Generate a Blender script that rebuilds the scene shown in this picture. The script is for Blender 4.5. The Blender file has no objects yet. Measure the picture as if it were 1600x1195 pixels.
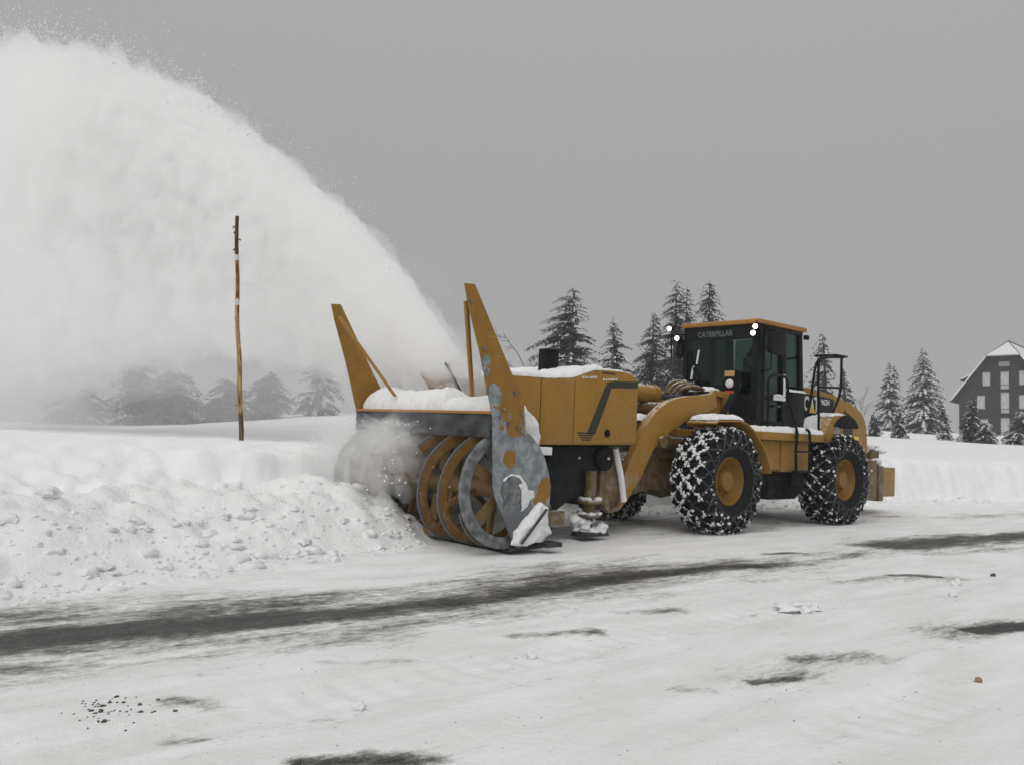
import bpy, bmesh, math, random
import numpy as np
from mathutils import Vector, Matrix
random.seed(7); rng = np.random.default_rng(11)
R = math.radians; PI = math.pi
C = bpy.context.scene.collection
scn = bpy.context.scene

# ------------------------------------------------------------------ camera, light, exposure
PITCH, ROLL, CAMH = 0.0705, 0.02967, 1.265
cam = bpy.data.cameras.new('camera'); camo = bpy.data.objects.new('camera', cam); C.objects.link(camo)
cam.sensor_width = 36; cam.lens = 1350 / 1600 * 36; cam.clip_end = 2000; cam.clip_start = 0.05
_r = Vector((1, 0, 0)); _u = Vector((0, -math.sin(PITCH), math.cos(PITCH))); _f = Vector((0, math.cos(PITCH), math.sin(PITCH)))
_right = _r * math.cos(ROLL) + _u * math.sin(ROLL); _up = _u * math.cos(ROLL) - _r * math.sin(ROLL)
camo.matrix_world = Matrix(((_right.x, _up.x, -_f.x, 0), (_right.y, _up.y, -_f.y, 0), (_right.z, _up.z, -_f.z, CAMH), (0, 0, 0, 1)))
scn.camera = camo

SUN_EL, SUN_ROT = R(52), R(196)
world = bpy.data.worlds.new('World'); scn.world = world; world.use_nodes = True
wn = world.node_tree; wn.nodes.clear()
out = wn.nodes.new('ShaderNodeOutputWorld'); bg = wn.nodes.new('ShaderNodeBackground')
sky = wn.nodes.new('ShaderNodeTexSky'); sky.sky_type = 'NISHITA'; sky.sun_disc = False
sky.sun_elevation = SUN_EL; sky.sun_rotation = SUN_ROT; sky.dust_density = 6; sky.air_density = 1.0
hsv = wn.nodes.new('ShaderNodeHueSaturation'); hsv.inputs['Saturation'].default_value = 0.06
wn.links.new(sky.outputs[0], hsv.inputs['Color'])
# closed cloud deck: an even grey that brightens slowly towards the zenith
tc = wn.nodes.new('ShaderNodeTexCoord'); sp = wn.nodes.new('ShaderNodeSeparateXYZ'); wn.links.new(tc.outputs['Generated'], sp.inputs[0])
ramp = wn.nodes.new('ShaderNodeMapRange'); ramp.inputs['From Min'].default_value = 0; ramp.inputs['From Max'].default_value = 1
ramp.inputs['To Min'].default_value = 0; ramp.inputs['To Max'].default_value = 1
wn.links.new(sp.outputs['Z'], ramp.inputs['Value'])
grey = wn.nodes.new('ShaderNodeMix'); grey.data_type = 'RGBA'
grey.inputs['A'].default_value = (3.34, 3.36, 3.37, 1); grey.inputs['B'].default_value = (4.92, 4.94, 4.92, 1)
wn.links.new(ramp.outputs[0], grey.inputs['Factor'])
mixs = wn.nodes.new('ShaderNodeMix'); mixs.data_type = 'RGBA'; mixs.inputs['Factor'].default_value = 0.95
wn.links.new(hsv.outputs[0], mixs.inputs['A']); wn.links.new(grey.outputs['Result'], mixs.inputs['B'])
wn.links.new(mixs.outputs['Result'], bg.inputs['Color']); bg.inputs['Strength'].default_value = 0.1
wn.links.new(bg.outputs[0], out.inputs['Surface'])

sun = bpy.data.lights.new('sun', 'SUN'); sun.energy = 1.42; sun.angle = R(70); sun.color = (1, 0.985, 0.96)
suno = bpy.data.objects.new('sun', sun); C.objects.link(suno)
_s = Vector((math.cos(SUN_EL) * math.sin(SUN_ROT), math.cos(SUN_EL) * math.cos(SUN_ROT), math.sin(SUN_EL)))
suno.rotation_euler = (-_s).to_track_quat('-Z', 'Y').to_euler()
suno.location = (0, 0, 40)
vs = scn.view_settings; vs.view_transform = 'Standard'; vs.look = 'None'; vs.exposure = 0.0; vs.gamma = 1.0; vs.use_curve_mapping = False
cy = scn.cycles
cy.max_bounces = 26; cy.volume_bounces = 18; cy.transparent_max_bounces = 96; cy.diffuse_bounces = 4; cy.glossy_bounces = 3
cy.use_denoising = True; cy.sample_clamp_indirect = 6

# ------------------------------------------------------------------ frame of the machine and the road
VYAW = math.atan2(0.6707840, 0.7416527)
FW = np.array([-0.7416527, -0.6707840, 0.0]); LF = np.array([0.6707840, -0.7416527, 0.0])
VO = np.array([5.1386543, 16.5308964, 0.0218654])
VFRAME = Matrix(((-0.7416527, 0.6706515, 0.0133336, VO[0]), (-0.6707840, -0.7415062, -0.0147423, VO[1]), (0, -0.0198776, 0.9998024, VO[2]), (0, 0, 0, 1)))
ROADFRAME = Matrix(((FW[0], LF[0], 0, VO[0]), (FW[1], LF[1], 0, VO[1]), (0, 0, 1, 0), (0, 0, 0, 1)))

# ------------------------------------------------------------------ vectorised noise
_perm = np.arange(512) % 256; _p0 = np.random.default_rng(3).permutation(256); _perm = np.concatenate([_p0, _p0, _p0])
_g3 = np.random.default_rng(5).normal(size=(256, 3)); _g3 /= np.linalg.norm(_g3, axis=1)[:, None]
def pnoise(x, y, z=0.0):
    x = np.asarray(x, float); y = np.asarray(y, float) + 0 * x; z = np.asarray(z, float) + 0 * x
    xi, yi, zi = np.floor(x).astype(int), np.floor(y).astype(int), np.floor(z).astype(int)
    xf, yf, zf = x - xi, y - yi, z - zi
    s = lambda t: t * t * t * (t * (t * 6 - 15) + 10)
    u, v, w = s(xf), s(yf), s(zf)
    res = 0
    for dx in (0, 1):
        for dy in (0, 1):
            for dz in (0, 1):
                h = _perm[(_perm[(_perm[(xi + dx) & 255] + yi + dy) & 255] + zi + dz) & 255]
                g = _g3[h]
                d = g[..., 0] * (xf - dx) + g[..., 1] * (yf - dy) + g[..., 2] * (zf - dz)
                res = res + d * (u if dx else 1 - u) * (v if dy else 1 - v) * (w if dz else 1 - w)
    return res * 1.5
def fbm(x, y, z=0.0, o=4, billow=False):
    a, f, t = 1.0, 1.0, 0
    for i in range(o):
        n = pnoise(x * f + 17.3 * i, y * f + 5.1 * i, np.asarray(z) * f + 3.7 * i)
        t = t + a * ((np.abs(n) * 2 - 0.4) if billow else n); a *= 0.5; f *= 2.03
    return t
def sstep(a, b, x):
    t = np.clip((x - a) / (b - a), 0, 1); return t * t * (3 - 2 * t)

# ------------------------------------------------------------------ node helpers
class N:
    def __init__(self, name):
        self.m = bpy.data.materials.new(name); self.m.use_nodes = True
        self.t = self.m.node_tree; self.b = self.t.nodes['Principled BSDF']
        self._tc = None
    def new(self, kind, **kw):
        n = self.t.nodes.new(kind)
        for k, v in kw.items(): setattr(n, k, v)
        return n
    def put(self, sock, v):
        if v is None: return
        if hasattr(v, 'is_output'): self.t.links.new(v, sock)
        else: sock.default_value = v
    def co(self, which='Object'):
        if not self._tc: self._tc = self.new('ShaderNodeTexCoord')
        return self._tc.outputs[which]
    def mapping(self, vec, scale=(1, 1, 1), rot=(0, 0, 0)):
        n = self.new('ShaderNodeMapping'); self.put(n.inputs[0], vec); n.inputs['Scale'].default_value = scale; n.inputs['Rotation'].default_value = rot
        return n.outputs[0]
    def noise(self, scale, detail=4, rough=0.55, vec=None, dist=0.0):
        n = self.new('ShaderNodeTexNoise'); self.put(n.inputs['Vector'], vec or self.co())
        n.inputs['Scale'].default_value = scale; n.inputs['Detail'].default_value = detail; n.inputs['Roughness'].default_value = rough
        n.inputs['Distortion'].default_value = dist
        return n.outputs[0]
    def math(self, op, a, b=0.0, c=0.0, clamp=False):
        n = self.new('ShaderNodeMath', operation=op); n.use_clamp = clamp
        self.put(n.inputs[0], a); self.put(n.inputs[1], b); self.put(n.inputs[2], c); return n.outputs[0]
    def rng(self, v, a, b, c=0.0, d=1.0, smooth=True):
        n = self.new('ShaderNodeMapRange'); n.interpolation_type = 'SMOOTHSTEP' if smooth else 'LINEAR'
        self.put(n.inputs[0], v)
        for i, q in enumerate((a, b, c, d)): n.inputs[i + 1].default_value = q
        return n.outputs[0]
    def mix(self, f, a, b):
        n = self.new('ShaderNodeMix', data_type='RGBA'); self.put(n.inputs['Factor'], f)
        for s, v in (('A', a), ('B', b)):
            if isinstance(v, tuple) and len(v) == 3: v = v + (1,)
            self.put(n.inputs[s], v)
        return n.outputs['Result']
    def sep(self, v):
        n = self.new('ShaderNodeSeparateXYZ'); self.put(n.inputs[0], v); return n.outputs
    def normal(self):
        return self.sep(self.new('ShaderNodeNewGeometry').outputs['Normal'])
    def dist(self, p):
        n = self.new('ShaderNodeVectorMath', operation='DISTANCE'); self.put(n.inputs[0], self.co()); n.inputs[1].default_value = p
        return n.outputs['Value']
    def bump(self, h, dist=0.01, strength=1.0, prev=None):
        n = self.new('ShaderNodeBump'); n.inputs['Distance'].default_value = dist; n.inputs['Strength'].default_value = strength
        self.put(n.inputs['Height'], h)
        if prev is not None: self.put(n.inputs['Normal'], prev)
        return n.outputs[0]
    def done(self, col=None, rough=None, metal=None, normal=None, spec=None):
        for k, v in (('Base Color', col), ('Roughness', rough), ('Metallic', metal), ('Normal', normal), ('Specular IOR Level', spec)):
            if isinstance(v, tuple) and len(v) == 3: v = v + (1,)
            if v is not None: self.put(self.b.inputs[k], v)
        return self.m

M = {}
def simple(name, col, rough=0.6, metal=0.0, var=0.25, scale=12, spec=None, bump=0.0):
    n = N(name); k = n.noise(scale, 5)
    dark = tuple(c * (1 - var) for c in col); light = tuple(min(1, c * (1 + var)) for c in col)
    nm = n.bump(n.noise(scale * 4, 3), bump) if bump else None
    M[name] = n.done(n.mix(n.rng(k, 0.3, 0.7), dark, light), rough, metal, nm, spec); return M[name]

def mk_snow(name, col=(0.86, 0.865, 0.88), b1=0.02, b2=0.006, s1=6, s2=40):
    n = N(name)
    c = n.mix(n.rng(n.noise(2.5, 5), 0.35, 0.7), tuple(x * 0.95 for x in col), col)
    nm = n.bump(n.noise(s1, 5, 0.6), b1, 1.0); nm = n.bump(n.noise(s2, 4, 0.65), b2, 1.0, nm)
    M[name] = n.done(c, 0.75, 0, nm, 0.25)
mk_snow('snow', (0.87, 0.875, 0.88)); mk_snow('snow_rough', (0.865, 0.87, 0.87), 0.025, 0.010, 9, 45)

def mk_road():
    n = N('road_snow_and_asphalt')
    at = n.new('ShaderNodeAttribute', attribute_name='bare').outputs['Fac']
    st = n.noise(1.0, 8, 0.66, n.mapping(n.co(), (1.5, 5.5, 1), (0, 0, R(5))))
    st2 = n.noise(1.0, 7, 0.72, n.mapping(n.co(), (9, 26, 1), (0, 0, R(-4))))
    cl = n.noise(11, 6, 0.7)
    fine = n.noise(130, 3, 0.7)
    v = n.math('ADD', at, n.math('MULTIPLY', n.math('SUBTRACT', st, 0.5), 0.9))
    v = n.math('ADD', v, n.math('MULTIPLY', n.math('SUBTRACT', st2, 0.5), 0.75))
    v = n.math('ADD', v, n.math('MULTIPLY', n.math('SUBTRACT', fine, 0.5), 0.6))
    v = n.math('ADD', v, n.math('MULTIPLY', n.math('SUBTRACT', cl, 0.5), 0.55))
    pt = n.noise(1.0, 4, 0.6, n.mapping(n.co(), (0.7, 2.2, 1), (0, 0, R(6))))
    v = n.math('ADD', v, n.math('MULTIPLY', n.math('SUBTRACT', pt, 0.52), 0.9))
    sil = n.rng(v, 0.12, 0.60)                         # thin dirty film
    bare = n.rng(v, 0.44, 0.88)
    asp = n.mix(n.rng(n.noise(160, 2), 0.35, 0.7), (0.022, 0.023, 0.022), (0.055, 0.056, 0.053))
    dirt = n.mix(n.noise(7, 5), (0.20, 0.195, 0.175), (0.36, 0.35, 0.325))
    snow = n.mix(n.rng(n.noise(1.3, 6, 0.6, n.mapping(n.co(), (0.7, 2.4, 1))), 0.3, 0.72), (0.76, 0.76, 0.755), (0.88, 0.88, 0.89))
    c = n.mix(sil, snow, dirt); c = n.mix(bare, c, asp)
    c = n.mix(n.math('MULTIPLY', n.rng(n.noise(70, 3, 0.6), 0.66, 0.70), 0.75), c, snow)
    # loose grit and dirty specks on the snow
    sp = n.rng(n.noise(26, 2, 0.4), 0.735, 0.77)
    c = n.mix(n.math('MULTIPLY', sp, 0.55), c, (0.2, 0.18, 0.15))
    ro = n.math('ADD', n.math('MULTIPLY', bare, -0.28), 0.74)
    h = n.math('ADD', n.math('MULTIPLY', n.math('SUBTRACT', 1.0, bare), 0.8), n.math('MULTIPLY', st2, 0.4))
    nm = n.bump(h, 0.012, 0.9); nm = n.bump(n.noise(22, 5, 0.65), 0.012, 0.8, nm); nm = n.bump(n.noise(120, 3, 0.6), 0.003, 1.0, nm)
    M['road'] = n.done(c, ro, 0, nm, 0.18)
mk_road()

def mk_yellow(name, base=(0.335, 0.172, 0.014), snowy=0.55, grime=0.5, filmk=1.0):
    n = N(name)
    k = n.noise(3.0, 6, 0.6); k2 = n.noise(1.2, 3, 0.6, n.mapping(n.co(), (6, 6, 0.8)))
    c = n.mix(n.rng(k, 0.35, 0.75), tuple(x * 0.86 for x in base), base)
    c = n.mix(n.math('MULTIPLY', n.rng(k2, 0.5, 0.8), grime * 0.6), c, (0.20, 0.13, 0.04))
    c = n.mix(n.math('MULTIPLY', n.rng(n.noise(45, 3, 0.7), 0.62, 0.72), 0.5), c, (0.16, 0.11, 0.05))
    low = n.rng(n.sep(n.co())[2], 1.5, 0.3)
    film = n.math('MULTIPLY', n.math('ADD', n.math('MULTIPLY', low, 0.50 * filmk), 0.07 * filmk), n.rng(n.noise(7, 6, 0.7), 0.42, 0.68))
    c = n.mix(film, c, (0.36, 0.345, 0.31))
    sx = n.math('MULTIPLY', n.rng(n.noise(55, 3, 0.6), 0.66, 0.70), n.math('ADD', n.math('MULTIPLY', low, 0.6 * filmk), 0.08 * filmk))
    c = n.mix(sx, c, (0.75, 0.75, 0.75))
    z = n.normal()[2]
    s = n.math('MULTIPLY', n.rng(z, 0.55, 0.9), n.rng(n.noise(14, 5, 0.7), 0.42, 0.56))
    c = n.mix(n.math('MULTIPLY', s, snowy), c, (0.82, 0.82, 0.84))
    if name == 'yellow_flight':
        q = n.sep(n.co()); dx = n.math('SUBTRACT', q[0], 8.2); dz = n.math('SUBTRACT', q[2], 0.74)
        rad = n.math('SQRT', n.math('ADD', n.math('MULTIPLY', dx, dx), n.math('MULTIPLY', dz, dz)))
        rad = n.math('ADD', rad, n.math('MULTIPLY', n.math('SUBTRACT', n.noise(9, 4), 0.5), 0.10))
        c = n.mix(n.rng(rad, 0.635, 0.665), c, (0.13, 0.13, 0.125)); c = n.mix(n.rng(rad, 0.565, 0.54), c, (0.16, 0.10, 0.035))
    ro = n.math('ADD', n.math('MULTIPLY', n.noise(9, 4), 0.25), 0.36)
    M[name] = n.done(c, ro, 0, n.bump(n.noise(60, 3), 0.0015, 0.6), 0.4)
mk_yellow('yellow_paint'); mk_yellow('rim_paint', (0.25, 0.125, 0.012), 0.0, 1.2, 0.05); mk_yellow('yellow_flight', (0.27, 0.128, 0.014), 0.3, 1.0); mk_yellow('dirty_yellow', (0.13, 0.08, 0.02), 0.8, 1.0)
mk_yellow('roof_paint', (0.42, 0.19, 0.035), 0.25, 0.3)

def mk_dusted():
    n = N('dusted_yellow')
    c = n.mix(n.rng(n.noise(5, 6, 0.65), 0.36, 0.60), (0.36, 0.18, 0.03), (0.68, 0.66, 0.63))
    M['dusted_yellow'] = n.done(c, 0.7, 0, n.bump(n.noise(20, 4), 0.006))
mk_dusted()
def mk_plate():
    n = N('worn_plate')
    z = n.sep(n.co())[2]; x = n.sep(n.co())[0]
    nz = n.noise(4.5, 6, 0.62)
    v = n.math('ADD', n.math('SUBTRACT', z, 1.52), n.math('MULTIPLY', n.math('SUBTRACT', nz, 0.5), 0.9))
    yel = n.rng(v, -0.02, 0.02)
    for p, r in (((8.25, 1.43, 1.10), 0.10), ((7.66, 1.43, 0.76), 0.12), ((7.72, 1.43, 0.62), 0.1), ((8.2, 1.43, 1.47), 0.12)):
        d = n.math('ADD', n.dist(p), n.math('MULTIPLY', n.math('SUBTRACT', n.noise(11, 4, 0.6), 0.5), 0.16))
        yel = n.math('MAXIMUM', yel, n.rng(d, r - 0.01, r + 0.01, 1, 0))
    for p, r in (((8.70, 1.43, 2.06), 0.10), ((8.66, 1.43, 2.18), 0.06), ((8.54, 1.43, 1.80), 0.13), ((8.5, 1.43, 1.55), 0.12)):
        d = n.math('ADD', n.dist(p), n.math('MULTIPLY', n.math('SUBTRACT', n.noise(13, 4, 0.6), 0.5), 0.14))
        yel = n.math('MULTIPLY', yel, n.rng(d, r - 0.01, r + 0.01, 0, 1))
    yc = n.mix(n.rng(n.noise(5, 5), 0.3, 0.75), (0.24, 0.118, 0.013), (0.31, 0.155, 0.015))
    gk = n.noise(7, 6, 0.65)
    gc = n.mix(n.rng(gk, 0.36, 0.68), (0.17, 0.19, 0.205), (0.34, 0.37, 0.39))
    gc = n.mix(n.rng(n.noise(2.6, 6, 0.7), 0.56, 0.66), gc, (0.08, 0.085, 0.09))
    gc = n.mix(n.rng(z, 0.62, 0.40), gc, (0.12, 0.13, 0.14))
    gc = n.mix(n.math('MULTIPLY', n.rng(n.noise(24, 4, 0.7), 0.6, 0.68), 0.5), gc, (0.06, 0.06, 0.06))
    c = n.mix(yel, gc, yc)
    sc = n.noise(1.0, 5, 0.6, n.mapping(n.co(), (3, 1, 60), (0, R(25), 0)))
    c = n.mix(n.math('MULTIPLY', n.rng(sc, 0.64, 0.70), 0.5), c, (0.36, 0.37, 0.38))
    sc = n.noise(1.0, 5, 0.6, n.mapping(n.co(), (70, 1, 4), (0, R(-12), 0)))
    c = n.mix(n.math('MULTIPLY', n.rng(sc, 0.64, 0.70), 0.5), c, (0.05, 0.05, 0.05))
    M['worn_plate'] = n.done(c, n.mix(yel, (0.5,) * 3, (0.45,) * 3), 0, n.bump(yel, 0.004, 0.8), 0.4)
mk_plate()
simple('grey_steel', (0.17, 0.175, 0.18), 0.5, 0.3, 0.5, 9, bump=0.003)
simple('dark_steel', (0.035, 0.036, 0.037), 0.55, 0.1, 0.5, 8, bump=0.002)
simple('black_paint', (0.008, 0.0085, 0.009), 0.45, 0, 0.4, 10, spec=0.12)
simple('black_panel', (0.009, 0.011, 0.011), 0.42, 0, 0.4, 6, spec=0.15)
simple('rubber', (0.010, 0.010, 0.011), 0.85, 0, 0.5, 14, bump=0.004, spec=0.25)
simple('chain_steel', (0.055, 0.06, 0.068), 0.5, 0.5, 0.5, 40)
simple('deflector_rubber', (0.045, 0.047, 0.048), 0.75, 0, 0.6, 5, bump=0.003)
simple('stripe_brown', (0.022, 0.018, 0.010), 0.5, 0, 0.3, 20)
simple('snow_blasted_steel', (0.33, 0.33, 0.32), 0.7, 0, 0.35, 4, bump=0.004)
simple('letter_white', (0.72, 0.72, 0.70), 0.6, 0, 0.2, 60)
simple('letter_green', (0.10, 0.135, 0.12), 0.6, 0, 0.3, 60)
simple('decal_yellow', (0.75, 0.55, 0.02), 0.5, 0, 0.1, 30)
simple('decal_bright', (0.80, 0.68, 0.03), 0.5, 0, 0.1, 30)
simple('decal_red', (0.5, 0.17, 0.11), 0.5, 0, 0.2, 30)
simple('lens_red', (0.55, 0.05, 0.03), 0.25, 0, 0.1, 30)
simple('lens_amber', (0.50, 0.30, 0.12), 0.3, 0, 0.1, 30)
simple('lens_white', (0.75, 0.74, 0.70), 0.15, 0, 0.15, 60)
simple('bark', (0.075, 0.06, 0.05), 0.9, 0, 0.5, 9, bump=0.02)
simple('rimed_bark', (0.22, 0.21, 0.20), 0.9, 0, 0.5, 9, bump=0.02)
simple('needles', (0.034, 0.042, 0.034), 0.8, 0, 0.5, 3)
simple('needles_rimed', (0.10, 0.105, 0.098), 0.85, 0, 0.4, 3)
simple('tree_snow', (0.72, 0.73, 0.75), 0.8, 0, 0.12, 6)
simple('jacket', (0.03, 0.035, 0.045), 0.85, 0, 0.3, 20)
simple('skin', (0.42, 0.25, 0.18), 0.55, 0, 0.1, 20)
simple('hair_brown', (0.03, 0.02, 0.014), 0.7, 0, 0.3, 60)
simple('seat_cloth', (0.03, 0.03, 0.032), 0.9, 0, 0.3, 30)
simple('siding', (0.024, 0.017, 0.016), 0.85, 0, 0.35, 3)
simple('pale_grey', (0.48, 0.49, 0.50), 0.6, 0, 0.15, 3)  # sky reflection in the house panes put into a pale colour; vent slats share it
simple('trim_brown', (0.03, 0.025, 0.024), 0.8, 0, 0.3, 3)
simple('grit_dark', (0.075, 0.072, 0.066), 0.85, 0, 0.5, 40, bump=0.004)
simple('stone_tan', (0.30, 0.22, 0.15), 0.85, 0, 0.3, 60, bump=0.003)
simple('tape_white', (0.6, 0.6, 0.6), 0.6, 0, 0.15, 40)

def mk_pole():
    n = N('pole_wood'); z = n.sep(n.co())[2]
    g = n.noise(1.0, 6, 0.65, n.mapping(n.co(), (30, 30, 3)))
    c = n.mix(n.rng(g, 0.38, 0.62), (0.10, 0.045, 0.02), (0.50, 0.33, 0.16))
    c = n.mix(n.rng(n.math('ADD', z, n.math('MULTIPLY', g, 0.5)), 3.35, 3.3), c, c)
    top = n.rng(n.math('ADD', z, n.math('MULTIPLY', g, 0.4)), 3.15, 3.3)
    c = n.mix(top, c, n.mix(n.rng(g, 0.45, 0.6), (0.06, 0.028, 0.018), (0.20, 0.10, 0.05)))
    bot = n.rng(n.math('ADD', z, n.math('MULTIPLY', g, 0.4)), 0.95, 0.8)
    c = n.mix(bot, c, n.mix(n.rng(g, 0.45, 0.6), (0.10, 0.075, 0.055), (0.2, 0.16, 0.12)))
    M['pole_wood'] = n.done(c, 0.85, 0, n.bump(g, 0.01), 0.2)
mk_pole()

def mk_glass():
    n = N('tinted_glass'); n.t.nodes.remove(n.b)
    tr = n.new('ShaderNodeBsdfTransparent'); tr.inputs[0].default_value = (0.42, 0.53, 0.50, 1)
    gl = n.new('ShaderNodeBsdfGlossy'); gl.inputs['Roughness'].default_value = 0.05; gl.inputs['Color'].default_value = (0.8, 0.85, 0.85, 1)
    fr = n.new('ShaderNodeFresnel'); fr.inputs['IOR'].default_value = 1.45
    ge = n.new('ShaderNodeNewGeometry')
    mx = n.new('ShaderNodeMixShader'); n.put(mx.inputs[0], n.math('MULTIPLY', fr.outputs[0], 0.75)); n.put(mx.inputs[1], tr.outputs[0]); n.put(mx.inputs[2], gl.outputs[0])
    n.put(n.t.nodes['Material Output'].inputs[0], mx.outputs[0]); M['glass'] = n.m
mk_glass()
def mk_lamp():
    n = N('lit_lamp'); n.b.inputs['Emission Color'].default_value = (1, 0.93, 0.80, 1); n.b.inputs['Emission Strength'].default_value = 4.5
    M['lit_lamp'] = n.done((0.9, 0.9, 0.85), 0.3)
mk_lamp()
def mk_volume(name, density, col=(0.998, 0.999, 0.998), g=0.05):
    m = bpy.data.materials.new(name); m.use_nodes = True; t = m.node_tree; t.nodes.clear()
    o = t.nodes.new('ShaderNodeOutputMaterial'); v = t.nodes.new('ShaderNodeVolumeScatter')
    v.inputs['Color'].default_value = (*col, 1); v.inputs['Density'].default_value = density; v.inputs['Anisotropy'].default_value = g
    t.links.new(v.outputs[0], o.inputs['Volume']); M[name] = m; return m
def mk_haze(name, density):
    m = bpy.data.materials.new(name); m.use_nodes = True; t = m.node_tree; t.nodes.clear()
    o = t.nodes.new('ShaderNodeOutputMaterial'); v = t.nodes.new('ShaderNodeVolumePrincipled')
    v.inputs['Color'].default_value = (0.93, 0.94, 0.96, 1); v.inputs['Density'].default_value = density; v.inputs['Density Attribute'].default_value = ''
    t.links.new(v.outputs[0], o.inputs['Volume']); M[name] = m; return m

# ------------------------------------------------------------------ mesh helpers
def link(name, me, mat, parent=None):
    o = bpy.data.objects.new(name, me); C.objects.link(o)
    for m in (mat if isinstance(mat, (list, tuple)) else [mat]): me.materials.append(M[m] if isinstance(m, str) else m)
    if parent is not None: o.parent = parent
    return o
def tag(o, label=None, cat=None, group=None, kind=None):
    if label: o['label'] = label
    if cat: o['category'] = cat
    if group: o['group'] = group
    if kind: o['kind'] = kind
    return o
def empty(name, mat=None):
    o = bpy.data.objects.new(name, None); C.objects.link(o); o.empty_display_size = 0.3
    if mat is not None: o.matrix_world = mat
    return o
def finish(me, ang=35):
    me.polygons.foreach_set('use_smooth', [True] * len(me.polygons))
    me.set_sharp_from_angle(angle=R(ang)); me.update(); return me
class MB:
    def __init__(s): s.v = []; s.f = []; s.mi = []; s.cur = 0
    def add(s, v, f):
        k = len(s.v); s.v.extend([tuple(map(float, q)) for q in v]); s.f.extend([tuple(i + k for i in q) for q in f]); s.mi.extend([s.cur] * len(f)); return s
    def box(s, c, d, rot=None):
        x, y, z = (q / 2 for q in d)
        v = [Vector(p) for p in ((-x, -y, -z), (x, -y, -z), (x, y, -z), (-x, y, -z), (-x, -y, z), (x, -y, z), (x, y, z), (-x, y, z))]
        if rot is not None: v = [rot @ p for p in v]
        v = [p + Vector(c) for p in v]
        return s.add(v, [(3, 2, 1, 0), (4, 5, 6, 7), (0, 1, 5, 4), (1, 2, 6, 5), (2, 3, 7, 6), (3, 0, 4, 7)])
    def span(s, a, b): return s.box([(p + q) / 2 for p, q in zip(a, b)], [abs(p - q) for p, q in zip(a, b)])
    def prism(s, poly, y0, y1, axis='Y'):
        n = len(poly)
        def P(p, t): return (p[0], t, p[1]) if axis == 'Y' else ((t, p[0], p[1]) if axis == 'X' else (p[0], p[1], t))
        v = [P(p, y0) for p in poly] + [P(p, y1) for p in poly]
        f = [tuple(range(n)), tuple(range(2 * n - 1, n - 1, -1))] + [(i + n, (i + 1) % n + n, (i + 1) % n, i) for i in range(n)]
        return s.add(v, f)
    def tube(s, pts, r, n=10, cap=True, r1=None):
        pts = [Vector(p) for p in pts]; m = len(pts); v = []; f = []
        tg = [(pts[min(i + 1, m - 1)] - pts[max(i - 1, 0)]).normalized() for i in range(m)]
        ref = min((Vector((0, 0, 1)), Vector((1, 0, 0)), Vector((0, 1, 0))), key=lambda q: max(abs(q.dot(t)) for t in tg))
        for i, p in enumerate(pts):
            t = tg[i]; a = t.cross(ref).normalized(); b = t.cross(a).normalized()
            rr = r if r1 is None else r + (r1 - r) * i / (m - 1)
            for k in range(n):
                q = 2 * PI * k / n; v.append(p + a * math.cos(q) * rr + b * math.sin(q) * rr)
        for i in range(m - 1):
            for k in range(n): f.append((i * n + k, i * n + (k + 1) % n, (i + 1) * n + (k + 1) % n, (i + 1) * n + k))
        if cap: f += [tuple(range(n))[::-1], tuple((m - 1) * n + k for k in range(n))]
        return s.add(v, f)
    def lathe(s, prof, c=(0, 0, 0), n=48, axis='Y', close=False):
        v = []; f = []; m = len(prof)
        for k in range(n):
            a = 2 * PI * k / n
            for (h, r) in prof:
                q = (r * math.cos(a), h, r * math.sin(a)) if axis == 'Y' else ((h, r * math.cos(a), r * math.sin(a)) if axis == 'X' else (r * math.cos(a), r * math.sin(a), h))
                v.append((q[0] + c[0], q[1] + c[1], q[2] + c[2]))
        for k in range(n):
            for i in range(m - 1 + (1 if close else 0)):
                j = (i + 1) % m; k2 = (k + 1) % n
                f.append((k * m + i, k * m + j, k2 * m + j, k2 * m + i))
        return s.add(v, f)
    def blob(s, c, r, seed=0, sq=(1, 1, 1), amp=0.3, sub=2):
        v, f = ICO[sub]
        vv = v * np.array(sq); k = 1 + amp * pnoise(v[:, 0] * 1.7 + seed * 3.1, v[:, 1] * 1.7 + seed, v[:, 2] * 1.7) * 1.6
        return s.add(vv * k[:, None] * r + np.array(c), f)
    def build(s, name, mat, parent=None, bevel=0, ang=35, seg=2):
        me = bpy.data.meshes.new(name); me.from_pydata(s.v, [], s.f)
        if any(s.mi): me.polygons.foreach_set('material_index', s.mi)
        bm = bmesh.new(); bm.from_mesh(me)
        bmesh.ops.recalc_face_normals(bm, faces=bm.faces)
        if bevel:
            es = [e for e in bm.edges if len(e.link_faces) == 2 and e.calc_face_angle(0) > R(28)]
            bmesh.ops.bevel(bm, geom=es, offset=bevel, segments=seg, affect='EDGES', clamp_overlap=True, profile=0.6)
        bm.to_mesh(me); bm.free(); finish(me, ang)
        return link(name, me, mat, parent)
def _ico(sub):
    bm = bmesh.new(); bmesh.ops.create_icosphere(bm, subdivisions=sub, radius=1); bm.verts.ensure_lookup_table()
    v = np.array([q.co for q in bm.verts]); f = [tuple(x.index for x in q.verts) for q in bm.faces]; bm.free(); return v, f
ICO = {1: _ico(1), 2: _ico(2), 3: _ico(3)}
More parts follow.
